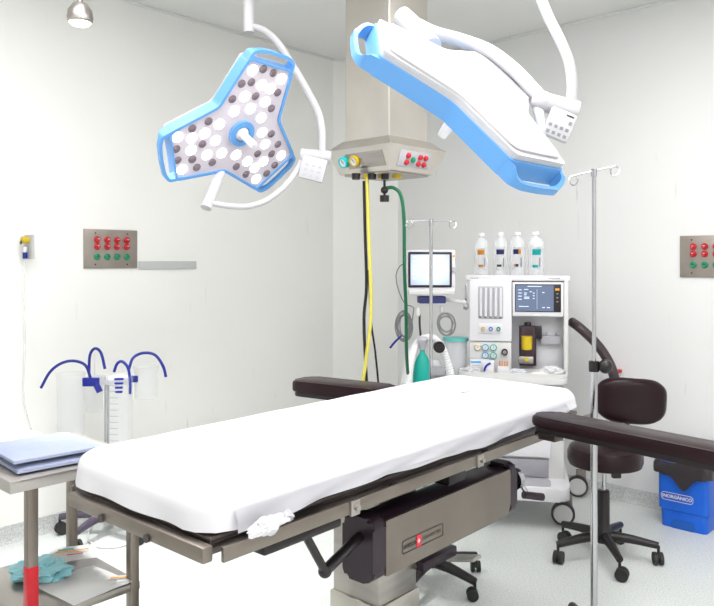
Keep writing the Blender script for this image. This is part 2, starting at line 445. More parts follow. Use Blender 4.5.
# logo plate frame on the steel cover
LX0, LX1, LZ = .735, .945, .602
yy = tl(0, .0468, 0).y
o1 = rrect(LX1-LX0, .040, .006, cx=(LX0+LX1)/2-.9, cy=LZ); i1 = rrect(LX1-LX0-.004, .036, .005, cx=(LX0+LX1)/2-.9, cy=LZ)
MB().ringprism(o1, i1, 0, .0006).build('logo_frame', M_ink, g, smooth=False, M=Matrix.Translation((0, yy, 0)) @ FRONT)
text('logo_lettering', 'UNMECO', .0150, M_ink, g, Matrix.Translation((LX0+.036-.9, yy-.0008, LZ-.001)) @ FRONT, bold=.0004)
lg = MB().box((LX0+.080-.9, yy-.0004, LZ), (.022, .001, .036)).build('red_emblem', M_redlogo, g, smooth=False)
MB().box((LX0+.080-.9, yy-.0012, LZ), (.012, .0006, .004)).box((LX0+.080-.9, yy-.0012, LZ), (.004, .0006, .014)).build('white_cross', M_white, lg, smooth=False)
text('logo_lettering', 'SURGICAL 200', .0145, mat('faded_ink', (.12, .10, .085), .6), g, Matrix.Translation((LX0+.150-.9, yy-.0008, LZ)) @ FRONT)
# lever under the foot section
mb = MB().cyl(tl(.28, .0, .785), tl(.375, .02, .655), .011).cyl(tl(.375, .02, .655), tl(.60, .10, .660), .015, n=14)
mb.sph(tl(.375, .02, .655), .018); mb.build('release_lever', M_black, T)
MB().box(tl(.25, -.01, .792), (.26, .05, .022), .006).build('lever_bracket', M_black, T)
MB().box(tl(1.05, .10, .765), (.10, .08, .09), .008).build('gearbox_bracket', M_black, T); MB().box(tl(1.25, .10, .77), (.05, .06, .07), .006).build('gearbox_bracket', M_black, T)
# foot pedal
mb = MB().box(tl(1.10, .18, .43), (.20, .035, .035), .006); mb.build('pedal_arm', M_capblk, T)
MB().box(tl(1.22, .15, .40), (.055, .12, .014), .005, M=Matrix.Rotation(R(-14), 4, 'X')).build('foot_pedal', M_platform, T)

# sheet
def draped(L, W, ztop, drop, r, seed, wave=.0035, hem=None, bow=None):
    """cloth lying over a rounded slab; rings from the centre outwards then down"""
    bm = bmesh.new(); n = 200
    base = rrect(L-2*r, W-2*r, .05, 8)
    # resample outline
    pts = [Vector((x, y, 0)) for x, y in base]; cum = [0]
    for i in range(len(pts)): cum.append(cum[-1]+(pts[(i+1) % len(pts)]-pts[i]).length)
    tot = cum[-1]; out = []
    for k in range(n):
        s = tot*k/n; i = max(j for j in range(len(pts)) if cum[j] <= s)
        a = pts[i]; b = pts[(i+1) % len(pts)]; f = (s-cum[i])/max(1e-6, cum[i+1]-cum[i]); out.append(a.lerp(b, f))
    nrm = []
    for k in range(n):
        t = (out[(k+1) % n]-out[k-1]).normalized(); nrm.append(Vector((t.y, -t.x, 0)))
    rings = []
    def nz(p, s=1): return noise.noise(Vector((p.x*s+seed, p.y*s, p.z*s)))
    for q in (0.02, .12, .25, .4, .55, .7, .82, .92, 1.0):
        ring = []
        for k in range(n):
            p = out[k]
            x = p.x if abs(p.x) < (L/2-W/2) else p.x
            sp = Vector((max(-(L-W)/2, min((L-W)/2, p.x)), 0, 0))
            c = sp.lerp(p, q)
            z = ztop+.0035*nz(c, 3)+.002*nz(c, 9)
            if bow: z += bow(c.x, c.y)
            ring.append(bm.verts.new((c.x, c.y, z)))
        rings.append(ring)
    for j in range(1, 7):
        a = math.pi/2*j/6; ring = []
        for k in range(n):
            c = out[k]+nrm[k]*(r*math.sin(a)); z = ztop-r*(1-math.cos(a))
            z += .002*nz(c, 8)
            if bow: z += bow(c.x, c.y)*(1-j/6)
            ring.append(bm.verts.new((c.x, c.y, z)))
        rings.append(ring)
    for j in range(1, 7):
        f = j/6; ring = []
        for k in range(n):
            p = out[k]; d = drop if hem is None else hem(p.x, p.y)
            w = wave*f*(math.sin(k*.55+seed)+.8*nz(p, 12)+.5*math.sin(k*.21))
            c = p+nrm[k]*(r+w+.004*f)
            ring.append(bm.verts.new((c.x, c.y, ztop-r-(d-r)*f+.0025*nz(p, 6)*f)))
        rings.append(ring)
    for a, b in zip(rings, rings[1:]):
        for k in range(n): bm.faces.new((a[k], a[(k+1) % n], b[(k+1) % n], b[k]))
    bm.faces.new(rings[0])
    mb = MB(); mb.bm = bm; return mb
def hem(x, y):
    d = .075
    if y < -.15: d = .082+.004*math.sin(x*5+1)-.012*max(0, x)
    if x < -.8: d = .084
    return d
S = thing('surgical_sheet', 'white cotton sheet stretched over the mattress of the operating table', 'sheet', (tc0.x, tc0.y, .855), TA)
sh = draped(TL+.05, TW+.045, .945-.855, .1, .045, 3.1, hem=hem).build('cover', M_sheet, S)
# second, looser layer along the near side and a gathered knot at the near foot corner
mb = MB(); bm = mb.bm; nx = 90; rows = []
for i in range(nx+1):
    x = -.86+1.62*i/nx; row = []
    for j in range(6):
        f = j/5; y = -TW/2-.030-.013*f-.004*math.sin(x*22+j)*f-.003*noise.noise(Vector((x*14, j, 0)))
        z = .052-(.052+.010*math.sin(x*6)-.012)*f*(.9+.1*math.sin(x*13))
        row.append(bm.verts.new((x, y, max(z, .003))))
    rows.append(row)
for a, b in zip(rows, rows[1:]):
    for j in range(5): bm.faces.new((a[j], a[j+1], b[j+1], b[j]))
bmesh.ops.solidify(bm, geom=bm.faces[:], thickness=.003)
mb.build('turned_edge', M_sheet, S)
mb = MB(); bmesh.ops.create_icosphere(mb.bm, subdivisions=4, radius=1)
for v in mb.bm.verts:
    n_ = noise.noise(v.co*1.6+Vector((2, 0, 0)))*.5+noise.noise(v.co*4)*.35
    q = v.co*(1+n_); v.co = Vector((q.x*.045-.80+.25*q.z*.03, q.y*.014-TW/2-.068, q.z*.020+.012))
mb.build('knot', M_sheet, S)
mb = MB(); g_ = []
for i in range(15):
    f = i/14; r_ = []
    for k in range(7):
        q = k/6; r_.append(mb.bm.verts.new((-.80+.085*f, -TW/2-.056-.010*q-.006*math.sin(q*7+f*5), .026-.006*f-.036*q*(1-.6*f)+.006*math.sin(f*9+q*3))))
    g_.append(r_)
for a, b in zip(g_, g_[1:]):
    for k in range(6): mb.bm.faces.new((a[k], a[k+1], b[k+1], b[k]))
bmesh.ops.solidify(mb.bm, geom=mb.bm.faces[:], thickness=.003)
mb.build('loose_end', M_sheet, S)
mark = [(.490, -.020), (.497, -.012), (.503, -.024), (.510, -.012), (.520, -.022), (.530, -.014), (.545, -.024)]
MB().tube([(x, y, .0925) for x, y in mark], .0013, n=6).build('ink_mark', M_greyink, S)

# arm boards
def arm_board(p0, p1, z, w, name_label, th=.05):
    p0 = Vector(p0); p1 = Vector(p1); d = p1-p0; L = d.length; a = math.degrees(math.atan2(d.y, d.x))
    t = thing('arm_board', name_label, 'arm board', (p0.x, p0.y, z), a, 'padded arm boards of the operating table')
    MB().prism(rrect(L, w, .045, 7, cx=L/2), .012, .012+th, bevel=.012).build('pad', M_vinyl, t)
    MB().prism(rrect(L-.03, w-.015, .03, 5, cx=L/2), -.006, .011, bevel=.003).build('board', M_black, t)
    MB().box((.05, 0, -.022), (.07, .05, .03), .004).build('mount_plate', M_steeldark, t)
    return t, L
# near one: from the head end of the near rail towards the camera's right
nb, L = arm_board((.630, 2.565, 0), (1.165, 1.895, 0), .880, .125, 'dark padded arm board reaching out to the right, in front of the swivel stool', th=.038)
MB().box((.02, .05, -.028), (.10, .012, .035), .003).cyl((.0, .05, -.03), (-.0, .075, -.03), .012).cyl((-.045, .045, -.04), (.0, .045, -.03), .010).build('rail_clamp', M_chrome, nb)
fb, L = arm_board((.138, 3.070, 0), (-.255, 3.322, 0), .868, .165, 'dark padded arm board reaching out to the left wall side, behind the sheet')
MB().cyl((L-.05, .0, -.006), (L-.05, .0, -.020), .006, n=10).build('stop_pin', M_black, fb)
MB().box((.16, .05, -.012), (.05, .03, .012), .003).build('latch', M_ltgrey, fb)

# ---------------------------------------------------------------- left instrument table
TC, TB, TAa = atz(133, 454, .85), atz(65, 434, .85), atz(26, 472, .85)
c0 = TC; e1 = -V; 
wI = .44; lI = .40
o0 = TC+V*(wI/2-.012)-U*(lI/2-.02)
IT = thing('instrument_table', 'stainless steel instrument table at the left edge holding folded blue drapes', 'table', (o0.x, o0.y, 0), ANG)
MB().box((0, 0, .842), (lI, wI, .008), .002).build('tabletop', M_platform, IT)
mb = MB()
for sy in (-1, 1): mb.box((0, sy*(wI/2-.003), .830), (lI, .006, .034), .001)
for sx in (-1, 1): mb.box((sx*(lI/2-.003), 0, .830), (.006, wI-.012, .034), .001)
mb.build('apron', M_platform, IT)
for sx in (-1, 1):
    for sy in (-1, 1):
        lx = (lI/2-.018) if sx > 0 else -(.335-lI/2)+.0
        MB().box((lx, sy*(wI/2-.018), .425), (.030, .030, .83), .003).build('leg', M_steelwarm, IT)
MB().box((.02, 0, .443), (lI-.04, wI-.012, .012), .002).box((.02, -(wI/2-.008), .437), (lI-.04, .006, .024), .001).build('lower_shelf', M_steel, IT)
# red tape on the near leg
MB().box((-(.335-lI/2), -(wI/2-.018), .53), (.032, .032, .13), .003).build('red_tape', M_red, IT)

def folded(name, c, L, W, H, rz, m, label, cat, layers=3, seed=1, group=None):
    t = thing(name, label, cat, c, rz, group)
    z = 0; h = H/layers
    for k in range(layers):
        mb = MB(); bm = mb.bm; nx = 16; ny = 12
        dx = .012*math.sin(seed+k*2.1); dy = .01*math.cos(seed*2+k)
        top = []; bot = []
        for i in range(nx+1):
            rt = []; rb = []
            for j in range(ny+1):
                x = (i/nx-.5)*L*(1-.05*k)+dx; y = (j/ny-.5)*W*(1-.04*k)+dy
                ex = min(i, nx-i, 2)/2*min(j, ny-j, 2)/2
                w = .012*noise.noise(Vector((x*9+y*12+seed, y*9, k)))+.004*noise.noise(Vector((x*30+seed, y*30, k)))
                if k < layers-1: w *= .25
                rt.append(bm.verts.new((x, y, z+h*(.55+.42*ex)+w*ex))); rb.append(bm.verts.new((x, y, z+h*(.3-.3*min(1, ex+.2)))))
            top.append(rt); bot.append(rb)
        for i in range(nx):
            for j in range(ny):
                bm.faces.new((top[i][j], top[i+1][j], top[i+1][j+1], top[i][j+1])); bm.faces.new((bot[i][j], bot[i][j+1], bot[i+1][j+1], bot[i+1][j]))
        for i in range(nx):
            bm.faces.new((top[i][0], bot[i][0], bot[i+1][0], top[i+1][0])); bm.faces.new((top[i][ny], top[i+1][ny], bot[i+1][ny], bot[i][ny]))
        for j in range(ny):
            bm.faces.new((top[0][j], top[0][j+1], bot[0][j+1], bot[0][j])); bm.faces.new((top[nx][j], bot[nx][j], bot[nx][j+1], top[nx][j+1]))
        mb.build('fold', m, t); z += h
    return t
pc = atz(50, 460, .85); 
folded('folded_drape', (o0+U*(-.03)-V*.045-Vector((0, 0, o0.z-.847))).to_tuple(), .27, .27, .055, ANG-4, M_cloth, 'folded blue-grey surgical drape on the front of the instrument table', 'cloth', 2, 1.3)
folded('folded_drape', (o0+U*(-.05)+V*.163-Vector((0, 0, o0.z-.847))).to_tuple(), .20, .09, .045, ANG+6, mat('pale_blue_drape', (.50, .60, .72), .85, bump=.2, bscale=14), 'small pale blue drape at the back of the instrument table', 'cloth', 2, 4.2)

# papers and wrap on the lower shelf
def sheetmesh(L, W, seed, amp, nx=18, ny=14, th=.0015):
    mb = MB(); bm = mb.bm; g = []
    for i in range(nx+1):
        row = []
        for j in range(ny+1):
            x = (i/nx-.5)*L; y = (j/ny-.5)*W
            z = th+amp*(.5+.5*noise.noise(Vector((x*11+seed, y*11, seed))))*1.0
            row.append(bm.verts.new((x, y, z)))
        g.append(row)
    for i in range(nx):
        for j in range(ny): bm.faces.new((g[i][j], g[i+1][j], g[i+1][j+1], g[i][j+1]))
    bmesh.ops.solidify(bm, geom=bm.faces[:], thickness=th)
    return mb
zs = .4512
p = atz(72, 558, zs+.02)
t = thing('printed_wrapper', 'pale paper wrapper with orange stripe on the lower shelf of the instrument table', 'wrapper', (p.x, p.y, zs+.026), 20)
sheetmesh(.15, .12, 2, .014).build('paper', M_paper, t)
MB().box((.0, .012, .0145), (.10, .007, .001)).build('orange_stripe', M_orange, t, smooth=False)
MB().box((.01, -.022, .0145), (.05, .006, .001)).build('red_stripe', M_red, t, smooth=False)
MB().box((-.02, .030, .0145), (.05, .010, .001)).build('teal_block', M_tealpl, t, smooth=False)
p = atz(84, 586, zs)
sh_ = tag(sheetmesh(.20, .21, 5, .010).build('paper_sheet', M_paper), 'blank white paper sheet lying flat on the lower shelf', 'paper'); sh_.location = (p.x, p.y, zs); sh_.rotation_euler = (0, 0, R(ANG+6))
p = atz(42, 570, zs+.02)
mb = MB(); bmesh.ops.create_icosphere(mb.bm, subdivisions=5, radius=1)
for v in mb.bm.verts:
    n_ = noise.noise(v.co*2.2+Vector((4, 1, 0)))*.35+noise.noise(v.co*6)*.16
    q = v.co*(1+n_); v.co = Vector((q.x*.085, q.y*.075, max(-.02, q.z*.034)))
o = tag(mb.build('crumpled_wrap', M_aqua), 'crumpled aqua blue wrap on the lower shelf at the bottom left', 'wrapper'); o.location = (p.x, p.y, zs+.0215)
p = atz(124, 582, zs+.004)
t = thing('instrument_pouch', 'small crumpled printed pouch at the right end of the lower shelf', 'pouch', (p.x-.02, p.y+.012, zs+.001), 8)
sheetmesh(.085, .05, 9, .012).build('pouch', M_paper, t)
MB().box((0, .0, .0128), (.05, .008, .001)).build('printed_band', M_orange, t, smooth=False)

# ---------------------------------------------------------------- casters / stools
def star_base(t, rad, zhub, casters, ang0, arm=M_black, wheel=.026, hubr=.03, drop=.02):
    for k in range(5):
        a = R(ang0+72*k); d = Vector((math.cos(a), math.sin(a), 0))
        leg = MB(); n = 8; P = [Vector((0, 0, zhub))+d*hubr*.6, d*(rad*.5)+Vector((0, 0, zhub-.004)), d*rad+Vector((0, 0, zhub-drop))]
        leg.tube(P, .02, n=10, radii=lambda f: .027-.010*f)
        L_ = leg.build('leg', arm, t)
        caster(L_, d*rad+Vector((0, 0, 0)), wheel, zhub-drop, a+1.1+.7*k)
def caster(parent, p, r, ztop, a):
    ax = Vector((-math.sin(a), math.cos(a), 0)); fw = Vector((math.cos(a), math.sin(a), 0))*.010
    mb = MB()
    for s in (-1, 1): mb.cyl(p+fw+ax*s*.006+Vector((0, 0, r)), p+fw+ax*s*.022+Vector((0, 0, r)), r, n=20)
    mb.cyl(p+Vector((0, 0, r)), p+Vector((0, 0, ztop)), .007)
    mb.box(p+fw*.6+Vector((0, 0, r*1.35)), (.03, .03, r*1.0), .008)
    return mb.build('caster', M_rubber, parent)

def make_stool(loc):
    t = thing('swivel_stool', 'black padded swivel stool with a small backrest standing by the blue bin', 'stool', loc, 0)
    star_base(t, .25, .115, True, -92, hubr=.03, wheel=.030)
    MB().lathe([(.042, .085), (.045, .10), (.040, .145), (.030, .16), (.030, .33), (.026, .335)]).build('column_cover', M_black, t)
    MB().cyl((0, 0, .33), (0, 0, .47), .014).build('gas_lift', M_chrome, t)
    MB().box((0, 0, .446), (.16, .14, .016), .004).box((.045, -.05, .425), (.045, .03, .035), .008).build('seat_plate', M_black, t)
    MB().lathe([(.148, .455), (.170, .462), (.178, .485), (.178, .520), (.168, .545), (.14, .556), (.08, .560), (.0001, .561)], c=(.008, 0, 0), n=44).build('seat', M_vinyl, t)
    MB().tube([(.05, .05, .44), (.12, .17, .44), (.185, .235, .50), (.205, .235, .62), (.205, .205, .72)], .012, n=10).build('back_bracket', M_black, t)
    # backrest: rounded cushion curved about the sitter
    mb = MB(); bm = mb.bm; nx, nz = 26, 18; W, H = .355, .235; fr = []; bk = []
    for i in range(nx+1):
        ra = []; rb = []
        for j in range(nz+1):
            u = i/nx*2-1; v = j/nz*2-1
            # squircle mapping to a rounded rectangle
            x = u*W/2*math.sqrt(1-.30*v**4); z = v*H/2*math.sqrt(1-.42*u**4)
            e = (1-abs(u)**5)*(1-abs(v)**5); th = .028*max(0, e)**.45
            y = .035*u*u-.01
            ra.append(bm.verts.new((x, y-th-.001, z))); rb.append(bm.verts.new((x, y+th*.8, z)))
        fr.append(ra); bk.append(rb)
    for i in range(nx):
        for j in range(nz):
            bm.faces.new((fr[i][j], fr[i+1][j], fr[i+1][j+1], fr[i][j+1])); bm.faces.new((bk[i][j], bk[i][j+1], bk[i+1][j+1], bk[i+1][j]))
    for i in range(nx):
        bm.faces.new((fr[i][0], bk[i][0], bk[i+1][0], fr[i+1][0])); bm.faces.new((fr[i][nz], fr[i+1][nz], bk[i+1][nz], bk[i][nz]))
    for j in range(nz):
        bm.faces.new((fr[0][j], fr[0][j+1], bk[0][j+1], bk[0][j])); bm.faces.new((fr[nx][j], bk[nx][j], bk[nx][j+1], fr[nx][j+1]))
    M = Matrix.Translation((.205, .175, .738)) @ Matrix.Rotation(R(-8), 4, 'Z') @ Matrix.Rotation(R(3), 4, 'Y')
    mb.build('backrest', M_vinyl, t, M=M)
    return t
make_stool((1.205, 3.62, 0))

# IV stands
def iv_stand(loc, H, zsplit, rlow, rup, label, barw, tilt, rz, knob, ang0):
    t = thing('iv_stand', label, 'IV stand', loc, rz, 'chrome IV stands beside the operating table')
    star_base(t, .245, .10, True, ang0, wheel=.025)
    MB().lathe([(.03, .075), (.035, .09), (.030, .13), (rlow+.004, .14)]).build('base_hub', M_black, t)
    MB().cyl((0, 0, .13), (0, 0, zsplit), rlow).build('lower_pole', M_chrome, t)
    MB().cyl((0, 0, zsplit), (0, 0, H), rup).build('upper_pole', M_chrome, t)
    if knob:
        MB().cyl((0, 0, zsplit-.02), (0, 0, zsplit+.018), rlow+.006).cyl((0, 0, zsplit), (.03, -.01, zsplit), .008).sph((.038, -.012, zsplit), .026, (1, 1, 1)).build('clamp_knob', M_black, t)
    else:
        MB().cyl((0, 0, zsplit-.03), (0, 0, zsplit+.02), rlow+.005).build('collar', M_white, t)
    d = tilt
    hk = MB().cyl((-barw/2, 0, H-d), (barw/2, 0, H+d), .003, n=10)
    hk.cyl((0, 0, H-.02), (0, 0, H+.008), rup+.003)
    hk.build('crossbar', M_chrome, t)
    for s in (-1, 1):
        x = s*barw/2; z = H+s*d; P = []
        for k in range(13):
            a = math.pi/2-s*k*R(27); P.append((x-s*.002+.016*math.cos(a)*1.0, .004*math.sin(k), z-.017+.017*math.sin(a)))
        MB().tube(P, .0028, n=8, smooth=2).build('hook', M_chrome, t)
p = Vector((594-CX, 0, 0))/F*2.70
iv_stand((p.x, 2.70, 0), CZ+(CY-171)/F*2.70, CZ-(366-CY)/F*2.70, .0125, .0075, 'tall chrome IV stand in front of the swivel stool at the right', .155, .018, 0, True, 20)
iv_stand(((431-CX)/F*3.35, 3.35, 0), CZ+(CY-221)/F*3.35, .86, .011, .0075, 'chrome IV stand behind the operating table, in front of the patient monitor', .20, 0, 0, False, 26)

# ---------------------------------------------------------------- suction canister trolley
SX, SY = -1.33, 3.935
ST = thing('suction_trolley', 'rolling suction stand with clear canisters and blue hoses against the left wall', 'suction stand', (SX, SY, 0), 0)
star_base(ST, .25, .115, True, -108, arm=mat('plum_grey_plastic', (.07, .055, .085), .4), wheel=.032)
MB().cyl((0, 0, .10), (0, 0, .84), .013).lathe([(.03, .09), (.034, .11), (.026, .16), (.014, .17)]).build('pole', M_chrome, ST)
ip = inv(ST)
def loc(px, py, Y): return ip @ at(px, py, Y)
def canister(px, y0, y1, wpx, Y, ribs, label=None):
    a = loc(px, y0, Y); b = loc(px, y1, Y); r = wpx/2/F*Y
    prof = [(r*.9, 0)]; h = a.z-b.z
    prof += [(r*.93, .004), (r, h-.02), (r*1.05, h-.012), (r*1.05, h)]
    o = MB().lathe(prof+[(r*.97, h), (r*.9, .006), (.001, .006)], c=b).build('canister', M_clear, ST, label=label)
    if ribs:
        n = 13
        for k in range(n):
            z = b.z+.012+(h-.05)*k/(n-1); P = [(b.x+math.cos(q)*r*1.004, b.y+math.sin(q)*r*1.004, z) for q in [R(-145+10*i) for i in range(8)]]
            MB().tube(P, .0014, n=6, smooth=1).build('scale_mark', M_grey, o)
    return a, b, r
canister(71, 373, 452, 27, 3.86, False, 'largest clear canister, at the left')
canister(94, 377, 411, 19, 4.02, False)
canister(119, 376, 458, 27, 3.82, True, 'tall clear canister with scale marks')
canister(146, 366, 398, 24, 3.98, False, 'short clear canister at the right')
MB().cyl(loc(119, 377.5, 3.82), loc(119, 375, 3.82), .060, .058).build('lid', M_milk, ST)
mb = MB()
for k in range(4): mb.box(loc(119, 379+k*4.3, 3.70), (.045-.004*k, .018, .010), .002)
mb.build('lid_markings', M_bhose, ST)
MB().box(loc(91, 382, 3.84), (.085, .02, .045), .004).cyl(loc(96, 384, 3.84), loc(100, 392, 3.84), .016).build('blue_bracket', M_bhose, ST)
MB().box(loc(134, 379, 3.92), (.04, .02, .035), .004).build('blue_bracket', M_bhose, ST)
MB().box(loc(112, 380, 3.90), (.20, .02, .05), .004).build('canister_rail', M_white, ST)
for P in ([(41, 388, 3.8), (50, 372, 3.8), (62, 363, 3.82), (75, 361, 3.84), (86, 366, 3.84), (91, 380, 3.84)],
          [(89, 372, 3.86), (90, 355, 3.86), (95, 348.5, 3.86), (101, 353, 3.84), (105, 369, 3.83)],
          [(114, 372, 3.8), (117, 364, 3.8), (122, 361.5, 3.8), (128, 368, 3.8), (130, 382, 3.8), (130, 394, 3.8)],
          [(129, 369, 3.84), (133, 358, 3.86), (143, 353, 3.9), (155, 355, 3.9), (163, 366, 3.9), (166, 377, 3.9)]):
    MB().tube([loc(*q) for q in P], .0075, n=10).build('blue_hose', M_bhose, ST)
q = [atz(x, y, .006) for x, y in ((60, 520), (75, 516), (92, 521), (88, 538), (100, 547), (125, 545), (142, 532), (128, 521), (115, 524))]
o = tag(recentre(MB().tube([Vector((v.x, v.y, .007)) for v in q], .006, n=8).build('clear_tube', M_hosew), (q[4].x, q[4].y, 0)), 'thin white tube looping on the floor under the suction stand', 'tube')

# ---------------------------------------------------------------- ceiling pendant
PX, PY = (386.5-CX)/F*3.6, 3.6
P_ = thing('ceiling_pendant', 'square steel ceiling pendant with a flared gas console and gauges', 'ceiling pendant', (PX, PY, 0), ANG-1)
hd = .283
MB().box((0, 0, (2.03+HC)/2), (hd, hd, HC-2.03), .004).build('column', M_pend, P_, smooth=False)
def frus(mb, h0, z0, h1, z1):
    a = [mb.bm.verts.new((x*h0, y*h0, z0)) for x, y in ((-1, -1), (1, -1), (1, 1), (-1, 1))]
    b = [mb.bm.verts.new((x*h1, y*h1, z1)) for x, y in ((-1, -1), (1, -1), (1, 1), (-1, 1))]
    for i in range(4): mb.bm.faces.new((a[i], a[(i+1) % 4], b[(i+1) % 4], b[i]))
    mb.bm.faces.new(list(reversed(a))); mb.bm.faces.new(b)
HR, HB = .292/math.sqrt(2), .225/math.sqrt(2)
mb = MB(); frus(mb, HB, 1.872, HR, 1.985); frus(mb, HR, 1.985, .150, 2.032)
con = mb.build('console', M_pend, P_, smooth=False)
MB().box((0, 0, 1.868), (HB*1.8, HB*1.8, .01)).build('bottom_plate', M_steel, con, smooth=False)
# console faces: left-front faces -x... (local -x) and right-front faces local -y
slope = math.atan2(HR-HB, .113)
midh = (HR+HB)/2; mz = (1.872+1.985)/2
FR = Matrix.Translation((0, -midh, mz)) @ Matrix.Rotation(R(90)+slope, 4, 'X')          # plane facing -y, tilted down
FL = Matrix.Rotation(R(-90), 4, 'Z') @ FR                                                # plane facing -x
MB().box((.03, -.002, .0015), (.235, .075, .003), .001).build('gauge_plate', M_steel, con, M=FL)
for x, m in ((-.105, M_tealink), (-.035, M_yellow)):
    g_ = MB().lathe([(.027, 0), (.027, .014), (.021, .016), (.0215, .011)], n=28, M=Matrix.Translation((x, 0, .003))).build('gauge', m, con, M=FL)
    MB().cyl((x, 0, .013), (x, 0, .0145), .020, n=24).build('dial', M_white, g_, M=FL)
    MB().box((x, .003, .0155), (.0025, .02, .001), M=Matrix.Rotation(R(35), 4, 'Z')).build('needle', M_ink, g_, M=FL)
MB().box((-.01, 0, .0015), (.225, .078, .003), .001).build('outlet_plate', M_ltgrey, con, M=FR)
for x, y, k in ((-.065, .016, 0), (-.065, -.016, 0), (-.025, .0, 1), (.022, .016, 0), (.022, -.016, 0), (.062, .016, 0), (.062, -.016, 0)):
    MB().lathe([(.0135, 0), (.0135, .006), (.009, .010), (.009, .012)], n=20, M=Matrix.Translation((x, y, .003))).build('green_outlet' if k else 'red_outlet', M_green if k else M_red, con, M=FR)
mb = MB()
for x in (-.085, -.045, -.002, .042, .08): mb.box((x, 0, .0032), (.0015, .07, .0006))
mb.build('outlet_markings', M_trunk, con, M=FR)
# terminal units beneath
for (px, m, s) in ((356, M_black, .014), (368, M_yellow, .018), (372, M_black, .014), (383, M_yellow, .018), (385, M_black, .013), (397, M_yellow, .016)):
    w = inv(P_) @ at(px, 176, 3.52 if m is M_yellow else 3.48); w.z = 1.863
    MB().cyl((w.x, w.y, 1.866), (w.x, w.y, 1.838 if m is M_black else 1.848), s*1.5, s*1.35, n=20).build('terminal_unit', m, P_)
w = inv(P_) @ at(384.5, 190, 3.5)
mb = MB().cyl((w.x, w.y, 1.845), (w.x, w.y, 1.75), .006).sph((w.x, w.y, 1.79), .018).cyl((w.x, w.y, 1.765), (w.x, w.y, 1.735), .022, n=16)
mb.build('regulator_valve', M_black, P_)
# hoses
def hose(name, P, r, m, label):
    pts = [at(*q) for q in P]
    return tag(recentre(MB().tube(pts, r, n=10).build(name, m), pts[0]), label, 'hose')
hose('hanging_hose', [(367, 178, 3.5), (368.5, 230, 3.5), (371, 310, 3.5), (366, 360, 3.5), (363, 385, 3.5), (365, 430, 3.55), (385, 470, 3.7)], .0085, M_yhose, 'yellow gas hose hanging from the ceiling pendant')
hose('hanging_hose', [(364, 181, 3.53), (365, 230, 3.53), (366.5, 285, 3.53), (364, 320, 3.53), (366.5, 380, 3.53), (370, 430, 3.6)], .0075, M_black, 'thicker black hose hanging beside the yellow one from the pendant')
hose('hanging_hose', [(368.5, 270, 3.56), (371, 320, 3.58), (375, 350, 3.58), (378.5, 385, 3.58), (382, 430, 3.62)], .005, M_black, 'thin black cable veering right, just right of the yellow hose')
hose('hanging_hose', [(386, 188, 3.5), (394, 188, 3.5), (401, 196, 3.5), (404, 220, 3.5), (404.5, 270, 3.55), (406, 310, 3.65), (406.5, 352, 3.75), (408, 375, 3.9)], .0085, M_ghose, 'green oxygen hose hanging from the valve under the pendant')
for px in (364, 367): pass

# ---------------------------------------------------------------- surgical lamps
LR = .37
LEDS = None
def outline(Re, w, k, S=LR, rnd=.02):
    pts = []
    for th in (90, 210, 330):
        a = R(th); d = Vector((math.cos(a), math.sin(a))); n = Vector((-d.y, d.x))
        pts.append(d*Re*S-n*w*S); pts.append(d*Re*S+n*w*S)
        b = R(th+60); pts.append(Vector((math.cos(b), math.sin(b)))*k*S)
    P = [(p.x, p.y) for p in pts]
    return fillet(P, rnd, 6)
RL1 = Matrix(((.6672, .4488, .5945), (.7446, -.3820, -.5474), (-.0186, .8079, -.5890)))
CL1 = Vector((-.502, 3.21, 2.009))
RL2 = Matrix(((.0283, -.8658, -.4995), (-.7897, -.3258, .5199), (-.6129, .3798, -.6929)))
CL2 = Vector((.339, 2.148, 1.946))+RL2 @ Vector((0, 0, .055))
bright = [(380,103),(477,132),(410,153),(440,165),(353,192),(422,210),(373,233),(318,241),(409,263),(268,285),(219,316),(255,340),(175,332),(128,328),(173,372),(226,388),(276,382),(324,388),(412,313),(422,352),(476,390),(362,410),(416,410),(387,432),(392,469),(142,437)]
dark = [(416,99),(450,112),(343,148),(376,143),(464,178),(312,200),(390,190),(443,231),(232,275),(177,299),(211,352),(123,368),(127,406),(177,403),(192,430),(244,413),(443,317),(465,352),(397,384),(444,384),(325,427),(358,453),(427,450),(454,422)]
def onlamp(q):
    px = 140+q[0]/3.365; py = 40+q[1]/3.367
    d = Vector(((px-CX)/F, 1, -(py-CY)/F)); n = RL1.col[2]; o = Vector((0, 0, CZ))
    t = (CL1-o).dot(n)/d.dot(n); return RL1.transposed() @ (o+d*t-CL1)
LB = [onlamp(q) for q in bright]; LD = [onlamp(q) for q in dark]
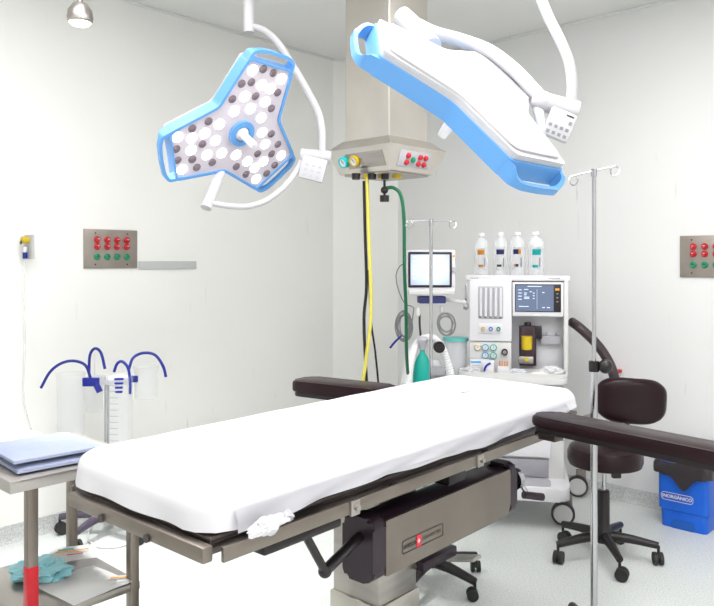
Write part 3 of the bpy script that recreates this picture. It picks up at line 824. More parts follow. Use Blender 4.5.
def make_lamp(label, c, rot):
    t = thing('surgical_lamp', label, 'surgical light', c, group='three-armed surgical lights')
    W_, K_ = .335, .53
    o1 = outline(.885, W_, K_); o2 = outline(.86, W_-.03, K_-.035); o3 = outline(.875, W_-.02, K_-.03)
    MB().ringprism(o1, o2, -.052, .004).build('blue_rim', M_blue, t)
    MB().prism(outline(.87, W_-.015, K_-.015), -.060, -.0525).prism(o3, -.070, -.0605).prism(outline(.83, W_-.05, K_-.05, rnd=.03), -.078, -.0705, bevel=.003).build('back_shell', M_lampwhite, t)
    fp = MB().prism(o2, -.045, -.003).build('light_panel', M_panel, t, smooth=False)
    for th in (90, 210, 330):
        a = R(th); d = Vector((math.cos(a), math.sin(a), 0)); n = Vector((-d.y, d.x, 0))
        po = [d*.80*LR-n*(W_+.012)*LR, d*.97*LR-n*(W_-.02)*LR, d*1.02*LR-n*(W_-.12)*LR, d*1.03*LR, d*1.02*LR+n*(W_-.12)*LR, d*.97*LR+n*(W_-.02)*LR, d*.80*LR+n*(W_+.012)*LR]
        b_ = .030
        pi = [d*.80*LR-n*(W_-b_)*LR, d*.95*LR-n*(W_-.02-b_)*LR, d*.985*LR-n*(W_-.13-b_)*LR, d*.993*LR, d*.985*LR+n*(W_-.13-b_)*LR, d*.95*LR+n*(W_-.02-b_)*LR, d*.80*LR+n*(W_-b_)*LR]
        def sm(P):
            Q = [P[0]]
            for k in range(1, len(P)-1):
                u0 = P[k]+(P[k-1]-P[k]).normalized()*.014; u1 = P[k]+(P[k+1]-P[k]).normalized()*.014
                for q in range(5): w_ = q/4; Q.append(u0*(1-w_)**2+P[k]*2*w_*(1-w_)+u1*w_*w_)
            return Q+[P[-1]]
        A_, B_ = sm(po), sm(pi); mb = MB(); bm = mb.bm
        def col(p, z): return bm.verts.new((p.x, p.y, z))
        nn_ = len(A_); rr_ = []
        for k in range(nn_):
            f_ = min(1, 2.2*min(k, nn_-1-k)/(nn_/2)); za, zb_ = -.048+.030*f_, .003
            rr_.append((col(A_[k], za), col(A_[k], zb_), col(B_[k], zb_), col(B_[k], za)))
        for a_, c_ in zip(rr_, rr_[1:]):
            for k in range(4): bm.faces.new((a_[k], a_[(k+1) % 4], c_[(k+1) % 4], c_[k]))
        bm.faces.new(rr_[0]); bm.faces.new(list(reversed(rr_[-1])))
        mb.build('handle', M_blue, t)
    for i, p in enumerate(LB+LD):
        on = i < len(LB)
        mb = MB().lathe([(.0235 if on else .0185, 0), (.0235 if on else .0185, .002), (.02 if on else .0145, .0045), (.0001, .0055)], n=20)
        o = mb.build('led_lens', M_led if on else M_ledoff, fp, label=None if on else 'dark unlit lens')
        o.location = (p.x, p.y, -.003)
    MB().lathe([(.034, -.002), (.034, .012), (.060, .012), (.060, -.002)], n=40).build('centre_ring', M_blue, t)
    MB().lathe([(.033, -.002), (.030, .012), (.018, .02), (.016, .10), (.014, .112), (.0001, .114)], n=28).build('grip', M_white, t)
    for ch in [x for x in bpy.data.objects if x.parent == t]: ch.rotation_euler = rot.to_euler()
    return t
L1 = make_lamp('lit three-armed surgical light facing down with white glowing lenses, at upper left', CL1, RL1)
L2 = make_lamp('three-armed surgical light seen from its white back, at upper right', CL2, RL2)
def lamp_arm(t):
    ii = inv(t); A = lambda q: ii @ at(*q)
    return t, A
# left lamp arm
t, A = lamp_arm(L1)
MB().tube([A((222, 170, 3.30)), A((216, 183, 3.24))], .020, n=16).tube([A((217, 181, 3.22)), A((206, 208, 3.16))], .025, n=20, smooth=1).build('yoke_joint', M_lampwhite, t)
MB().tube([A(q) for q in ((211, 203, 3.17), (228, 206, 3.18), (247, 206.5, 3.2), (266, 201, 3.24), (283, 188, 3.3), (296, 172, 3.36), (303, 158, 3.4))], .0125, n=14).build('yoke_tube', M_lampwhite, t)
MB().cyl(A((301, 155, 3.4)), A((331, 157.5, 3.4)), .031, n=24).build('joint_housing', M_lampwhite, t)
M = Matrix.Translation(A((313, 169, 3.36))) @ Matrix.Rotation(R(14), 4, 'Y')
kp = MB().box((0, 0, 0), (.115, .03, .105), .008).build('control_box', M_lampwhite, t, M=M)
mb = MB()
for i in range(3):
    for j in range(3): mb.box((-.03+.03*i, -.0155, -.035+.024*j), (.015, .002, .009))
mb.build('button', M_ltgrey, kp, M=M)
MB().tube([A(q) for q in ((322, 152, 3.4), (322, 132, 3.4), (318, 112, 3.4), (306, 88, 3.4), (293, 66, 3.4), (279, 44, 3.4), (265, 31, 3.4), (250, 26, 3.4))], .0165, n=14).build('upper_tube', M_lampwhite, t)
w = A((249, 26, 3.4))
MB().cyl((w.x, w.y, w.z-.03), (w.x, w.y, HC-t.location.z-.05), .026).lathe([(.08, 0), (.08, .03), (.05, .05)], c=(w.x, w.y, HC-t.location.z-.05)).build('ceiling_mount', M_lampwhite, t)
# right lamp arm
t, A = lamp_arm(L2)
MB().tube([A((402, 16, 2.42)), A((420, 33, 2.36)), A((432, 47, 2.30))], .032, n=20).build('yoke_joint', M_lampwhite, t)
MB().tube([A(q) for q in ((418, 26, 2.40), (436, 34, 2.42), (462, 41, 2.44), (490, 52, 2.42), (515, 71, 2.38), (532, 89, 2.34), (545, 103, 2.32))], .0235, n=16).build('yoke_tube', M_lampwhite, t)
MB().cyl(A((540, 101, 2.30)), A((577, 111, 2.30)), .030, n=24).sph(A((542, 102, 2.30)), .034).build('joint_housing', M_lampwhite, t)
Ry = Matrix.Rotation(R(22), 4, 'Y')
M = Matrix.Translation(A((559, 125, 2.27))) @ Ry
kp = MB().box((0, 0, 0), (.082, .028, .090), .006).build('control_box', M_lampwhite, t, M=M)
mb = MB()
for i in range(4):
    for j in range(2): mb.box((-.028+.018*i, -.0145, -.032+.021*j), (.010, .002, .010))
mb.box((.028, -.0145, .012), (.010, .002, .011)); mb.build('button', M_grey, kp, M=M)
MB().box((.020, -.0145, .033), (.024, .002, .005)).build('name_plate', M_ink, kp, M=M)
MB().tube([A((538, 107, 2.30)), A((541, 128, 2.27)), A((541, 136, 2.27))], .017, n=12, radii=lambda f: .017).build('brake_tube', M_lampwhite, t)
MB().tube([A(q) for q in ((571, 104, 2.3), (572, 85, 2.3), (569, 62, 2.3), (560, 40, 2.3), (548, 16, 2.3), (538, -12, 2.3), (530, -60, 2.3), (526, -120, 2.3))], .0165, n=14).build('upper_tube', M_lampwhite, t)
w = A((526, -112, 2.3))
MB().cyl((w.x, w.y, w.z-.03), (w.x, w.y, HC-t.location.z-.05), .028).lathe([(.08, 0), (.08, .03), (.05, .05)], c=(w.x, w.y, HC-t.location.z-.05)).build('ceiling_mount', M_lampwhite, t)

# round examination light at the very top left
ex = at(80, 20, 3.2)
t = thing('ceiling_spotlight', 'round steel-rimmed ceiling spotlight at the top left corner', 'ceiling light', ex, 0)
MB().lathe([(.045, -.012), (.052, -.006), (.055, .01), (.050, .04), (.03, .07), (.012, .08), (.012, HC-ex.z-.03), (.04, HC-ex.z-.02), (.04, HC-ex.z-.001)], n=36).build('shade', M_steel, t)
MB().lathe([(.046, -.012), (.035, -.022), (.0001, -.027)], n=30).build('lens', mat('spot_lens', (1, 1, .98), .3, emit=3), t)

sl = bpy.data.lights.new('spot_beam', 'SPOT'); sl.energy = 90; sl.spot_size = R(62); sl.spot_blend = .5; sl.shadow_soft_size = .045
so_ = bpy.data.objects.new('spot_beam', sl); C.objects.link(so_); so_.location = ex+Vector((0, 0, -.04))
so_.rotation_euler = (Vector((-.75, 3.1, 0))-so_.location).to_track_quat('-Z', 'Y').to_euler()

# ---------------------------------------------------------------- anaesthesia machine
AR = -12
cen = Vector(((517-CX)/F*4.15, 4.15, 0))
mx = Vector((math.cos(R(AR)), math.sin(R(AR)), 0)); my = Vector((-mx.y, mx.x, 0))
A0 = cen+my*.0
AM = thing('anaesthesia_machine', 'white anaesthesia machine with screen, vaporizer and gauges behind the operating table', 'medical machine', A0, AR)
W = .575
def mz(y, Y=4.15): return CZ-(y-CY)/F*Y
def mxp(px): return (px-517)/F*4.15/math.cos(R(AR))*.985
top = mz(277)
MB().box((0, .23, top-.012), (W-.006, .44, .026), .006).box((0, .005, top-.006), (W-.004, .02, .03), .005).build('top_shelf', M_white, AM)
xl0, xl1 = mxp(470), mxp(512); xr1 = mxp(566)
# left tower: flow meters
MB().box(((xl0+xl1)/2, .20, (top+mz(340))/2-.01), (xl1-xl0, .42, top-mz(340)-.0), .006).build('flow_meter_housing', M_white, AM)
fx0, fx1 = mxp(479), mxp(503.5); fz1, fz0 = mz(286.5), mz(319)
fw = MB().box(((fx0+fx1)/2, -.0105, (fz0+fz1)/2), (fx1-fx0, .004, fz1-fz0), .001).build('flow_tube_panel', M_ltgrey, AM)
for i in range(5):
    x = fx0+(fx1-fx0)*(i+.5)/5
    MB().cyl((x, -.016, fz0+.008), (x, -.016, fz1-.008), .007, n=12).build('flow_tube', M_white, fw)
    mb = MB()
    for k in range(13): mb.box((x-.010, -.0132, fz0+.014+k*(fz1-fz0-.028)/12), (.004, .001, .0025))
    mb.build('scale_marks', M_grey, fw)
    MB().sph((x, -.016, fz0+.010), .008).build('float_cap', M_grey, fw)
MB().box((mxp(491), -.012, mz(329)), (.13, .006, .055), .002).build('knob_panel', M_white, AM)
for px, m in ((484, M_gold), (491.5, mat('knob_blue', (.02, .12, .45), .4)), (499, mat('knob_green', (.01, .2, .12), .4))):
    k_ = MB().cyl((mxp(px), -.015, mz(329)), (mxp(px), -.034, mz(329)), .012, n=18).build('flow_knob', m, AM)
    MB().cyl((mxp(px), -.034, mz(329)), (mxp(px), -.037, mz(329)), .006, n=12).build('knob_centre', M_ltgrey, k_)
# gauge block below
MB().box(((xl0+xl1)/2, .20, (mz(342)+mz(376))/2), (xl1-xl0-.004, .40, mz(342)-mz(376)-.004), .004).build('gauge_block', M_wht2, AM)
for px, py, m in ((478.5, 348, M_gold), (486, 348, mat('gauge_blue', (.02, .30, .50), .4)), (494, 348, mat('gauge_green', (.0, .38, .28), .4)), (486, 356, mat('gauge_blue', (0, 0, 0))), (494, 356, mat('gauge_green', (0, 0, 0)))):
    g_ = MB().lathe([(.019, 0), (.019, .012), (.0145, .014), (.015, .008)], n=24, M=Matrix.Translation((mxp(px), .0, mz(py))) @ Matrix.Rotation(R(90), 4, 'X')).build('pressure_gauge', m, AM)
    MB().cyl((mxp(px), -.008, mz(py)), (mxp(px), -.0105, mz(py)), .0145, n=20).build('dial', M_white, g_)
    MB().box((mxp(px), -.0112, mz(py)), (.002, .001, .014), M=Matrix.Rotation(R(30), 4, 'Y')).build('needle', M_ink, g_)
g_ = MB().cyl((mxp(505), .0, mz(352)), (mxp(505), -.028, mz(352)), .018, n=24).build('pressure_gauge', M_black, AM)
MB().cyl((mxp(505), -.028, mz(352)), (mxp(505), -.030, mz(352)), .011, n=20).build('dial', M_grey, g_)
# right bay: screen, vaporizer
MB().box(((xl1+xr1)/2, .27, (top+mz(376))/2), (xr1-xl1, .32, top-mz(376)-.03), .003).build('back_panel', M_white, AM)
MB().box((xr1-.012, .19, (top+mz(378))/2), (.024, .40, top-mz(378)-.02), .004).build('side_pillar', M_wht2, AM)
sx0, sx1 = mxp(512.5), mxp(561.5); sz1, sz0 = mz(282), mz(316)
sc = MB().box(((sx0+sx1)/2, .03, (sz0+sz1)/2), (sx1-sx0, .10, sz1-sz0), .006).build('display_housing', M_white, AM)
bx0, bx1 = mxp(515), mxp(559); bz1, bz0 = mz(284), mz(311.5)
MB().box(((bx0+bx1)/2, -.021, (bz0+bz1)/2), (bx1-bx0, .004, bz1-bz0), .001).build('bezel', M_black, sc)
dx1 = mxp(552)
ds = MB().box(((bx0+.004+dx1)/2, -.0235, (bz0+bz1)/2), (dx1-bx0-.004, .002, bz1-bz0-.010)).build('display', M_screenD, sc, smooth=False)
mb = MB(); X0 = bx0+.012; Wd = dx1-bx0-.02; Zt = bz1-.012
mb.box((X0+Wd*.5, -.025, Zt), (Wd*.4, .001, .004))
for k, (fx, wz, fz) in enumerate(((.03, .10, .16), (.03, .1, .30), (.03, .1, .44), (.03, .1, .58), (.2, .12, .14), (.2, .08, .3), (.2, .07, .38), (.2, .15, .48), (.2, .15, .54), (.45, .05, .3), (.45, .05, .42), (.45, .05, .54), (.36, .06, .24), (.72, .06, .27), (.05, .28, .9), (.72, .07, .94), (.85, .09, .94))):
    mb.box((X0+Wd*(fx+wz/2), -.025, Zt-(bz1-bz0-.03)*fz), (Wd*wz, .001, .004))
mb.box((X0+Wd*.57, -.025, Zt-.07), (.0012, .0006, .11)); mb.build('readout', M_screenT, ds, smooth=False)
MB().box((mxp(555.5), -.024, bz1-.028), (.022, .003, .012), .001).build('alarm_key', M_orange, sc)
for k in range(3): MB().box((mxp(555.5), -.024, bz1-.052-.022*k), (.010, .003, .007), .001).build('key', M_grey, sc)
# vaporizer
vx = mxp(527.5)
vp = MB().prism(rrect(.095, .09, .02, cx=vx, cy=.06), mz(366), mz(326.5), bevel=.006).build('vaporizer', mat('vaporizer_black', (.035, .018, .025), .3), AM)
MB().cyl((vx, .06, mz(326.5)), (vx, .06, mz(323)), .018).build('dial_cap', M_black, vp)
MB().cyl((vx-.005, .022, mz(349)), (vx-.005, .012, mz(336)), .030, n=24).build('dial_wheel', M_yellow, vp)
MB().box((vx-.006, .010, mz(344)), (.045, .014, .055), .006).build('yellow_label', M_yellow, vp)
MB().box((vx-.012, .008, mz(360)), (.085, .022, .040), .005).build('steel_foot', M_steel, vp)
MB().box((vx-.006, -.004, mz(359)), (.020, .003, .020)).build('label_patch', M_yellow, vp, smooth=False)
MB().box((vx+.058, .06, mz(333)), (.04, .06, .07), .006).build('lock_block', M_black, vp)
MB().box((mxp(550), .10, mz(341)), (.115, .05, .048), .005).box((mxp(546), .10, mz(335)), (.012, .03, .02), .003).box((mxp(556), .10, mz(335)), (.012, .03, .02), .003).build('mounting_rail', M_ltgrey, AM)
# work tray
tz = mz(374, 3.98)
TRp = fillet([(mxp(461), -.16), (mxp(564), -.16), (mxp(566), .05), (mxp(461), .05)], .05, 6)
tr = MB().prism(TRp, tz-.055, tz-.018, bevel=.006).build('work_tray', M_wht2, AM)
TRi = fillet([(mxp(463), -.145), (mxp(562), -.145), (mxp(564), .045), (mxp(463), .045)], .04, 6)
TRo = fillet([(mxp(461), -.16), (mxp(564), -.16), (mxp(566), .05), (mxp(461), .05)], .05, 6)
MB().ringprism(TRo, TRi, tz-.018, tz).build('tray_lip', M_wht2, tr)
# lower body, drawers, foot
MB().box((mxp(518), .22, .50), (.50, .42, .60), .010).build('lower_body', M_wht2, AM)
for z0, z1 in ((.66, .77), (.53, .65), (.36, .52)):
    d = MB().box((mxp(512), .0, (z0+z1)/2), (.42, .035, z1-z0-.006), .006).build('drawer', M_white, AM)
    MB().box((mxp(512), -.020, z1-.022), (.36, .008, .010), .003).build('drawer_grip', M_ltgrey, d)
MB().box((mxp(512), .01, .30), (.40, .03, .10), .004).build('kick_recess_shade', mat('recess_shade_grey', (.30, .30, .33), .5), AM)  # shade of the gap under the drawers, put into a grey box
MB().prism(fillet([(-.28, -.19), (.26, -.19), (.28, -.10), (.28, .42), (-.28, .42)], .05, 6), .175, .245, bevel=.012).build('foot_plinth', M_white, AM)
MB().prism(rrect(.36, .14, .04, cx=.0, cy=-.09), .2455, .249).build('plinth_inlay', M_ltgrey, AM)
ia = inv(AM)
def big_caster(w):
    p = ia @ w; r = .066
    c = MB().cyl(p+Vector((-.018, -.006, r)), p+Vector((.018, .006, r)), r, n=36).build('caster', M_grey, AM)
    a = (ia.to_3x3() @ Vector((-.12, -.99, 0))).normalized()
    return c, p, r
for px, py in ((563, 525), (577.5, 496.5), (478, 525), (500, 497)):
    w = atz(px, py, 0); p = ia @ w; r = .064
    fw = (ia.to_3x3() @ Vector((-w.x, -w.y, 0)).normalized()); fw.z = 0
    cs = MB().cyl(p-fw*.016+Vector((0, 0, r)), p+fw*.016+Vector((0, 0, r)), r, n=36).build('caster', mat('caster_tyre', (.045, .035, .04), .55), AM)
    MB().cyl(p+fw*.016+Vector((0, 0, r)), p+fw*.022+Vector((0, 0, r)), r*.80, r*.72, n=36).build('wheel_disc', M_wht2, cs)
    MB().box(p-fw*.03+Vector((.02, .0, .125)), (.06, .03, .075), .01).build('caster_fork', mat('fork_grey', (.25, .21, .19), .5), cs)
# side rail with clamp (left)
MB().box((mxp(466.5), .03, mz(298)), (.012, .012, .15), .003).build('side_post', M_chrome, AM)
MB().box((mxp(466.5), .02, mz(307)), (.03, .03, .035), .006).cyl((mxp(466.5), .0, mz(305)), (mxp(466.5), -.02, mz(305)), .012).build('post_clamp', M_chrome, AM)
# brand strip marks
mb = MB()
for k in range(5): mb.box((mxp(472)+k*.009, -.0058, top-.008), (.006, .001, .007))
for k in range(7): mb.box((mxp(548)+k*.009, -.0058, top-.008), (.006, .001, .006))
mb.build('maker_marks', M_greyink, AM, smooth=False)
# black hose on the right side
P = [at(572, 322, 4.30), at(580, 328, 4.22), at(594, 341, 4.2), at(606, 357, 4.18), at(614, 376, 4.15), at(617, 400, 4.15), at(614, 430, 4.2), at(604, 456, 4.22), at(592, 466, 4.25)]
o = tag(recentre(MB().tube(P, .028, n=16, smooth=8).build('scavenging_hose', mat('dark_hose', (.045, .03, .033), .4)), P[0]), 'thick black hose curving from the machine down behind the swivel stool', 'hose')
q_ = hitR(617, 371)
t = thing('sharps_holder', 'small white wall holder with a red top, behind the stool backrest', 'holder', hitR(614, 376), ANG-90)
MB().box((0, -.035, -.02), (.09, .06, .09), .006).build('box', M_white, t)
MB().box((.02, -.035, .037), (.075, .055, .022), .008).build('red_lid', M_red, t)

# items on machine: bottles
ztop = top+.0015
def bottle(px, wpx, hpx, label, inks):
    h = hpx/F*4.2; r = wpx/2/F*4.2
    w = A0+mx*mxp(px)+my*.10
    t = thing('solution_bottle', label, 'bottle', (w.x, w.y, ztop), AR+3, 'clear solution bottles on top of the machine')
    MB().lathe([(r*.9, 0), (r, .006), (r, h*.72), (r*.93, h*.80), (r*.6, h*.87), (r*.36, h*.90), (r*.36, h*.95)], n=30).build('body', M_milk, t)
    MB().cyl((0, 0, h*.93), (0, 0, h), r*.42, n=20).build('cap', mat('cap_white', (.82, .84, .86), .3), t)
    # wrap-around label, slightly proud
    def arc(name, a0, a1, z0, z1, m, rr, par):
        mb = MB(); A_ = []; B_ = []; N = 10
        for i in range(N+1):
            a = R(-90+a0+(a1-a0)*i/N)
            A_.append(mb.bm.verts.new((rr*math.cos(a), rr*math.sin(a), z0))); B_.append(mb.bm.verts.new((rr*math.cos(a), rr*math.sin(a), z1)))
        for i in range(N): mb.bm.faces.new((A_[i], A_[i+1], B_[i+1], B_[i]))
        bmesh.ops.solidify(mb.bm, geom=mb.bm.faces[:], thickness=.0004)
        return mb.build(name, m, par)
    lb = arc('label_band', -38, 38, h*.16, h*.66, mat('bottle_label', (.86, .87, .88), .5), r+.0008, t)
    for a0, a1, f0, f1, m in inks: arc('ink_block', a0, a1, h*f0, h*f1, m, r+.0018, lb)
bottle(481.5, 14, 44, 'clear solution bottle with orange label print, leftmost on the machine top', ((-34, 22, .50, .61, M_orange), (-26, 12, .22, .27, M_orange), (18, 28, .22, .42, M_ltgrey)))
bottle(500.5, 14.5, 44.5, 'clear solution bottle with all-navy label print, second from the left', ((-34, 28, .50, .61, M_navy), (-30, 6, .22, .27, M_ink), (18, 28, .22, .42, M_ltgrey)))
bottle(517.5, 15.5, 45, 'clear solution bottle with navy and orange label print', ((-34, 4, .50, .61, M_navy), (5, 22, .50, .61, M_orange), (-16, 4, .22, .28, M_navy), (-28, -17, .22, .28, M_orange), (18, 28, .22, .42, M_ltgrey)))
bottle(535.5, 16, 45, 'clear solution bottle with teal label print, rightmost on the machine top', ((-28, 34, .48, .61, M_tealink), (-26, 12, .20, .26, M_tealink), (18, 28, .22, .42, M_ltgrey)))

# items on the work tray
zt = tz-.0175
def ontray(px, yl): return A0+mx*mxp(px)+my*yl
def tbox(name, px, yl, d, label, cat, m=M_white, rz=0, z=zt):
    w = ontray(px, yl); t = thing(name, label, cat, (w.x, w.y, z), AR+rz)
    MB().box((0, 0, d[2]/2), d, .002).build('carton', m, t); return t
bx = tbox('glove_box', 480.5, -.045, (.105, .05, .075), 'white carton with a pale blue brush mark at the left of the tray', 'box', rz=4)
MB().box((-.02, -.0255, .062), (.055, .001, .010)).build('blue_print', mat('print_blue', (.05, .35, .75), .5), bx, smooth=False)
MB().box((-.02, -.0255, .044), (.04, .001, .003)).box((-.02, -.0255, .034), (.05, .001, .002)).build('small_print', M_greyink, bx, smooth=False)
bx = tbox('swoosh_box', 490, -.085, (.06, .04, .075), 'white carton with a bold dark blue curved mark', 'box', rz=-6)
MB().tube([(-.022, -.0205, .018), (-.018, -.0205, .036), (-.006, -.0205, .052), (.012, -.0205, .062)], .006, n=8).build('blue_mark', mat('deep_blue_print', (.0, .015, .30), .5), bx)
bx = tbox('ampoule_box', 504, -.065, (.062, .035, .042), 'small white box of copper-tipped ampoules beside the vaporizer', 'box')
for k in range(4): MB().cyl((-.020+k*.0135, 0, .0425), (-.020+k*.0135, 0, .072), .0045, n=10).build('ampoule', mat('amber_glass', (.62, .28, .12), .3), bx)
def crumple(name, px, yl, sc, m, label, cat, seed):
    w = ontray(px, yl); mb = MB(); bmesh.ops.create_icosphere(mb.bm, subdivisions=4, radius=1)
    for v in mb.bm.verts:
        n_ = noise.noise(v.co*1.8+Vector((seed, 0, 0)))*.45+noise.noise(v.co*5+Vector((seed, 3, 0)))*.25
        q = v.co*(1+n_); v.co = Vector((q.x*sc[0], q.y*sc[1], max(0.0, q.z*sc[2]+sc[2]*.5)))
    o = tag(mb.build(name, m), label, cat); o.location = (w.x, w.y, zt+.0005); o.rotation_euler = (0, 0, R(AR)); return o
crumple('crumpled_bag', 471, -.095, (.055, .03, .022), M_milk, 'crumpled clear bag at the left end of the work tray', 'bag', 1)
crumple('crumpled_bag', 518, -.09, (.05, .028, .020), mat('clear_wrap', (.72, .76, .80), .15, alpha=.7), 'crumpled clear wrapper in the middle of the tray below the vaporizer', 'wrapper', 5)
crumple('latex_gloves', 538, -.11, (.05, .025, .014), mat('latex', (.80, .77, .68), .6), 'heap of cream latex gloves near the right end of the tray', 'gloves', 8)
crumple('crumpled_bag', 550, -.03, (.06, .03, .030), M_milk, 'crumpled clear bag at the right end of the work tray', 'bag', 11)

# patient monitor on its arm
MYd = 4.10
mo = at(430.5, 300, MYd)
PM = thing('patient_monitor', 'patient monitor with a bright blue-white screen left of the anaesthesia machine', 'monitor', mo, 4)
def pm(px, py): return Vector(((px-430.5)/F*MYd, 0, (300-py)/F*MYd))
a, b = pm(406.5, 249.5), pm(456, 292)
MB().box(((a.x+b.x)/2, .055, (a.z+b.z)/2), (b.x-a.x, .11, a.z-b.z), .012, seg=3).build('housing', M_white, PM)
a2, b2 = pm(408, 252), pm(452, 287.5)
MB().box(((a2.x+b2.x)/2, -.002, (a2.z+b2.z)/2), (b2.x-a2.x, .008, a2.z-b2.z), .006, seg=3).build('bezel', M_capblk, PM)
a3, b3 = pm(410.3, 254.5), pm(449.5, 285)
so = MB().box((0, 0, 0), (b3.x-a3.x, .003, a3.z-b3.z), .001).build('screen', M_screenB, PM); so.location = ((a3.x+b3.x)/2, -.0065, (a3.z+b3.z)/2)
M_screenB.node_tree.nodes['Mapping'].inputs['Location'].default_value = (-.05, 0, -.05)
mb = MB()
for k in range(6): mb.box(pm(414.5, 257+k*4.3)+Vector((0, -.0085, 0)), (.022-.006*(k % 2), .001, .006))
mb.build('menu_marks', mat('menu_text', (.5, .6, .9), .5, emit=.5), so).matrix_parent_inverse = Matrix.Translation(so.location).inverted()
MB().box(pm(454, 256)+Vector((0, -.001, 0)), (.012, .004, .012)).build('alarm_lamp', M_orange, PM)
MB().cyl(pm(454, 269.5)+Vector((0, 0, 0)), pm(454, 269.5)+Vector((0, -.018, 0)), .013, n=20).build('dial_knob', M_ltgrey, PM)
a4, b4 = pm(408, 288.5), pm(454, 294)
MB().box(((a4.x+b4.x)/2, .03, (a4.z+b4.z)/2-.004), (b4.x-a4.x, .12, .026), .006).build('monitor_shelf', M_wht2, PM)
MB().box(pm(433, 300)+Vector((0, .05, 0)), (.15, .09, .040), .006).build('cable_module', M_navy, PM)
mb = MB().cyl(pm(446, 300)+Vector((0, .06, 0)), pm(468, 303)+Vector((0, .03, 0)), .011).build('support_arm', M_wht2, PM)
MB().box(pm(419, 312)+Vector((0, .05, 0)), (.022, .03, .05), .004).build('cable_plug', M_wht2, PM); MB().box(pm(443, 310)+Vector((0, .05, 0)), (.018, .03, .04), .004).build('cable_plug', M_wht2, PM)
MB().tube([pm(421, 315)+Vector((0, .05, 0)), pm(421, 325)+Vector((0, .05, 0)), pm(422, 338)+Vector((0, .05, 0))], .006, n=8).build('sensor_lead', M_ink, PM)
# cable coils
def coil(name, px, py, rx, ry, Y, turns, r, m, label, rz=0, extra=None):
    P = []
    for k in range(turns*14):
        a = 2*math.pi*k/14+.5; f = 1+.22*math.sin(k*.29)
        P.append(at(px+rx*f*math.cos(a)+math.sin(k*.5)*1, py+ry*f*math.sin(a), Y+.03*math.sin(k*.2)))
    if extra: P = [at(*q) for q in extra]+P
    o = MB().tube(P, r, n=8, smooth=2).build(name, m); c = at(px, py, Y)
    return tag(recentre(o, c), label, 'cable')
coil('cable_coil', 404, 326, 6.5, 13, 4.2, 9, .0032, M_grey, 'grey coiled monitor cables left of the green bag', extra=[(408, 262, 4.25), (400, 266, 4.25), (396, 276, 4.25), (399, 292, 4.25), (406, 305, 4.25), (414, 308, 4.2)])
coil('cable_coil', 446, 324, 7, 10, 4.1, 3, .005, M_grey, 'small grey tubing loop hanging above the teal-lidded canister')
o = tag(recentre(MB().tube([at(*q) for q in ((390, 348, 4.1), (394, 343, 4.1), (399, 338, 4.15), (402, 335, 4.2))], .006, n=8).build('probe_lead', M_bhose), at(396, 342, 4.1)), 'short blue probe lead beside the coiled cables', 'cable')
# monitor/accessory trolley column behind
t = thing('accessory_cart', 'low grey accessory cart beside the anaesthesia machine holding the clear canister', 'cart', at(440, 372, 4.15)*1, 0)
t.location = Vector(((440-CX)/F*4.36, 4.36, 0))
zc = CZ-(372-CY)/F*4.36
MB().box((0.01, .02, zc-.02), (.24, .20, .035), .006).build('top', M_ltgrey, t)
for sx in (-1, 1):
    for sy in (-1, 1): MB().cyl((.02+sx*.10, .02+sy*.10, 0), (.02+sx*.10, .02+sy*.10, zc-.037), .010).build('leg', M_chrome, t)
MB().box((-.02, .02, zc-.20), (.18, .20, .03), .005).build('lower_shelf', M_ltgrey, t)
w = at(455.5, 370, 4.31)
t = thing('lidded_canister', 'clear canister with a teal lid left of the anaesthesia machine', 'canister', (w.x, w.y, zc-.0015), 0)
h = (370-337)/F*4.31; r = 11.5/F*4.31
MB().lathe([(r*.9, 0), (r, .005), (r, h), (r*.95, h), (r*.88, .008), (.001, .008)], n=30).build('jar', M_clear2, t)
MB().cyl((0, 0, h), (0, 0, h+.018), r*1.12, n=30).build('lid', M_tealpl, t)
MB().cyl((.0, 0, .010), (.0, 0, .032), r*.85, n=24).build('dark_base', M_grey, t)
# breathing circuit
w = at(422.5, 383, 3.95)
t = thing('breathing_bag', 'teal green breathing bag hanging behind the operating table', 'breathing bag', at(422.5, 350, 3.95), 0)
H = (392-350)/F*3.95
MB().lathe([(.012, 0), (.014, -.012), (.030, -.04), (.046, -.08), (.052, -.13), (.053, -.19), (.046, -H-.0), (.02, -H-.03), (.001, -H-.035)], n=32, M=Matrix.Diagonal((1, .7, 1, 1))).build('bag', M_teal, t)
MB().lathe([(.013, .0), (.017, .012), (.018, .03), (.026, .04), (.030, .055), (.022, .07), (.001, .075)], n=24).build('connector', M_ltgrey, t)
hz = [[(408, 396, 3.9), (409, 375, 3.9), (413, 352, 3.95), (421, 340, 4.0), (432, 338, 4.0), (441, 346, 4.0), (447, 362, 4.0), (452, 380, 4.0), (455, 396, 4.0)],
      [(403, 402, 4.05), (405, 380, 4.05), (410, 356, 4.08), (418, 344, 4.1), (428, 342, 4.1)]]
for P, lb in zip(hz, ('white corrugated breathing hose arching over the teal bag', 'second white corrugated hose, just left of the teal bag')):
    o = tag(recentre(MB().tube([at(*q) for q in P], .021, n=14, smooth=14, rib=.07).build('breathing_hose', M_hosew), at(*P[0])), lb, 'hose')
o = tag(MB().cyl((0, .02, 0), (0, -.02, 0), .030, n=24).cyl((0, -.02, 0), (0, -.03, 0), .018, n=20).build('valve_knob', M_black), 'round black valve knob among the white breathing hoses', 'valve'); o.location = at(439, 347, 3.93)
w = at(440, 371, 4.3)
t = thing('absorber_unit', 'grey unit with clear top on the accessory cart by the white hoses', 'medical unit', (w.x-.03, w.y-.02, zc-.0015), 0)
MB().box((0, 0, .022), (.10, .12, .043), .006).build('body', M_ltgrey, t)
MB().lathe([(.03, .0445), (.032, .06), (.02, .085), (.001, .09)], n=20).build('dome', M_clear2, t)

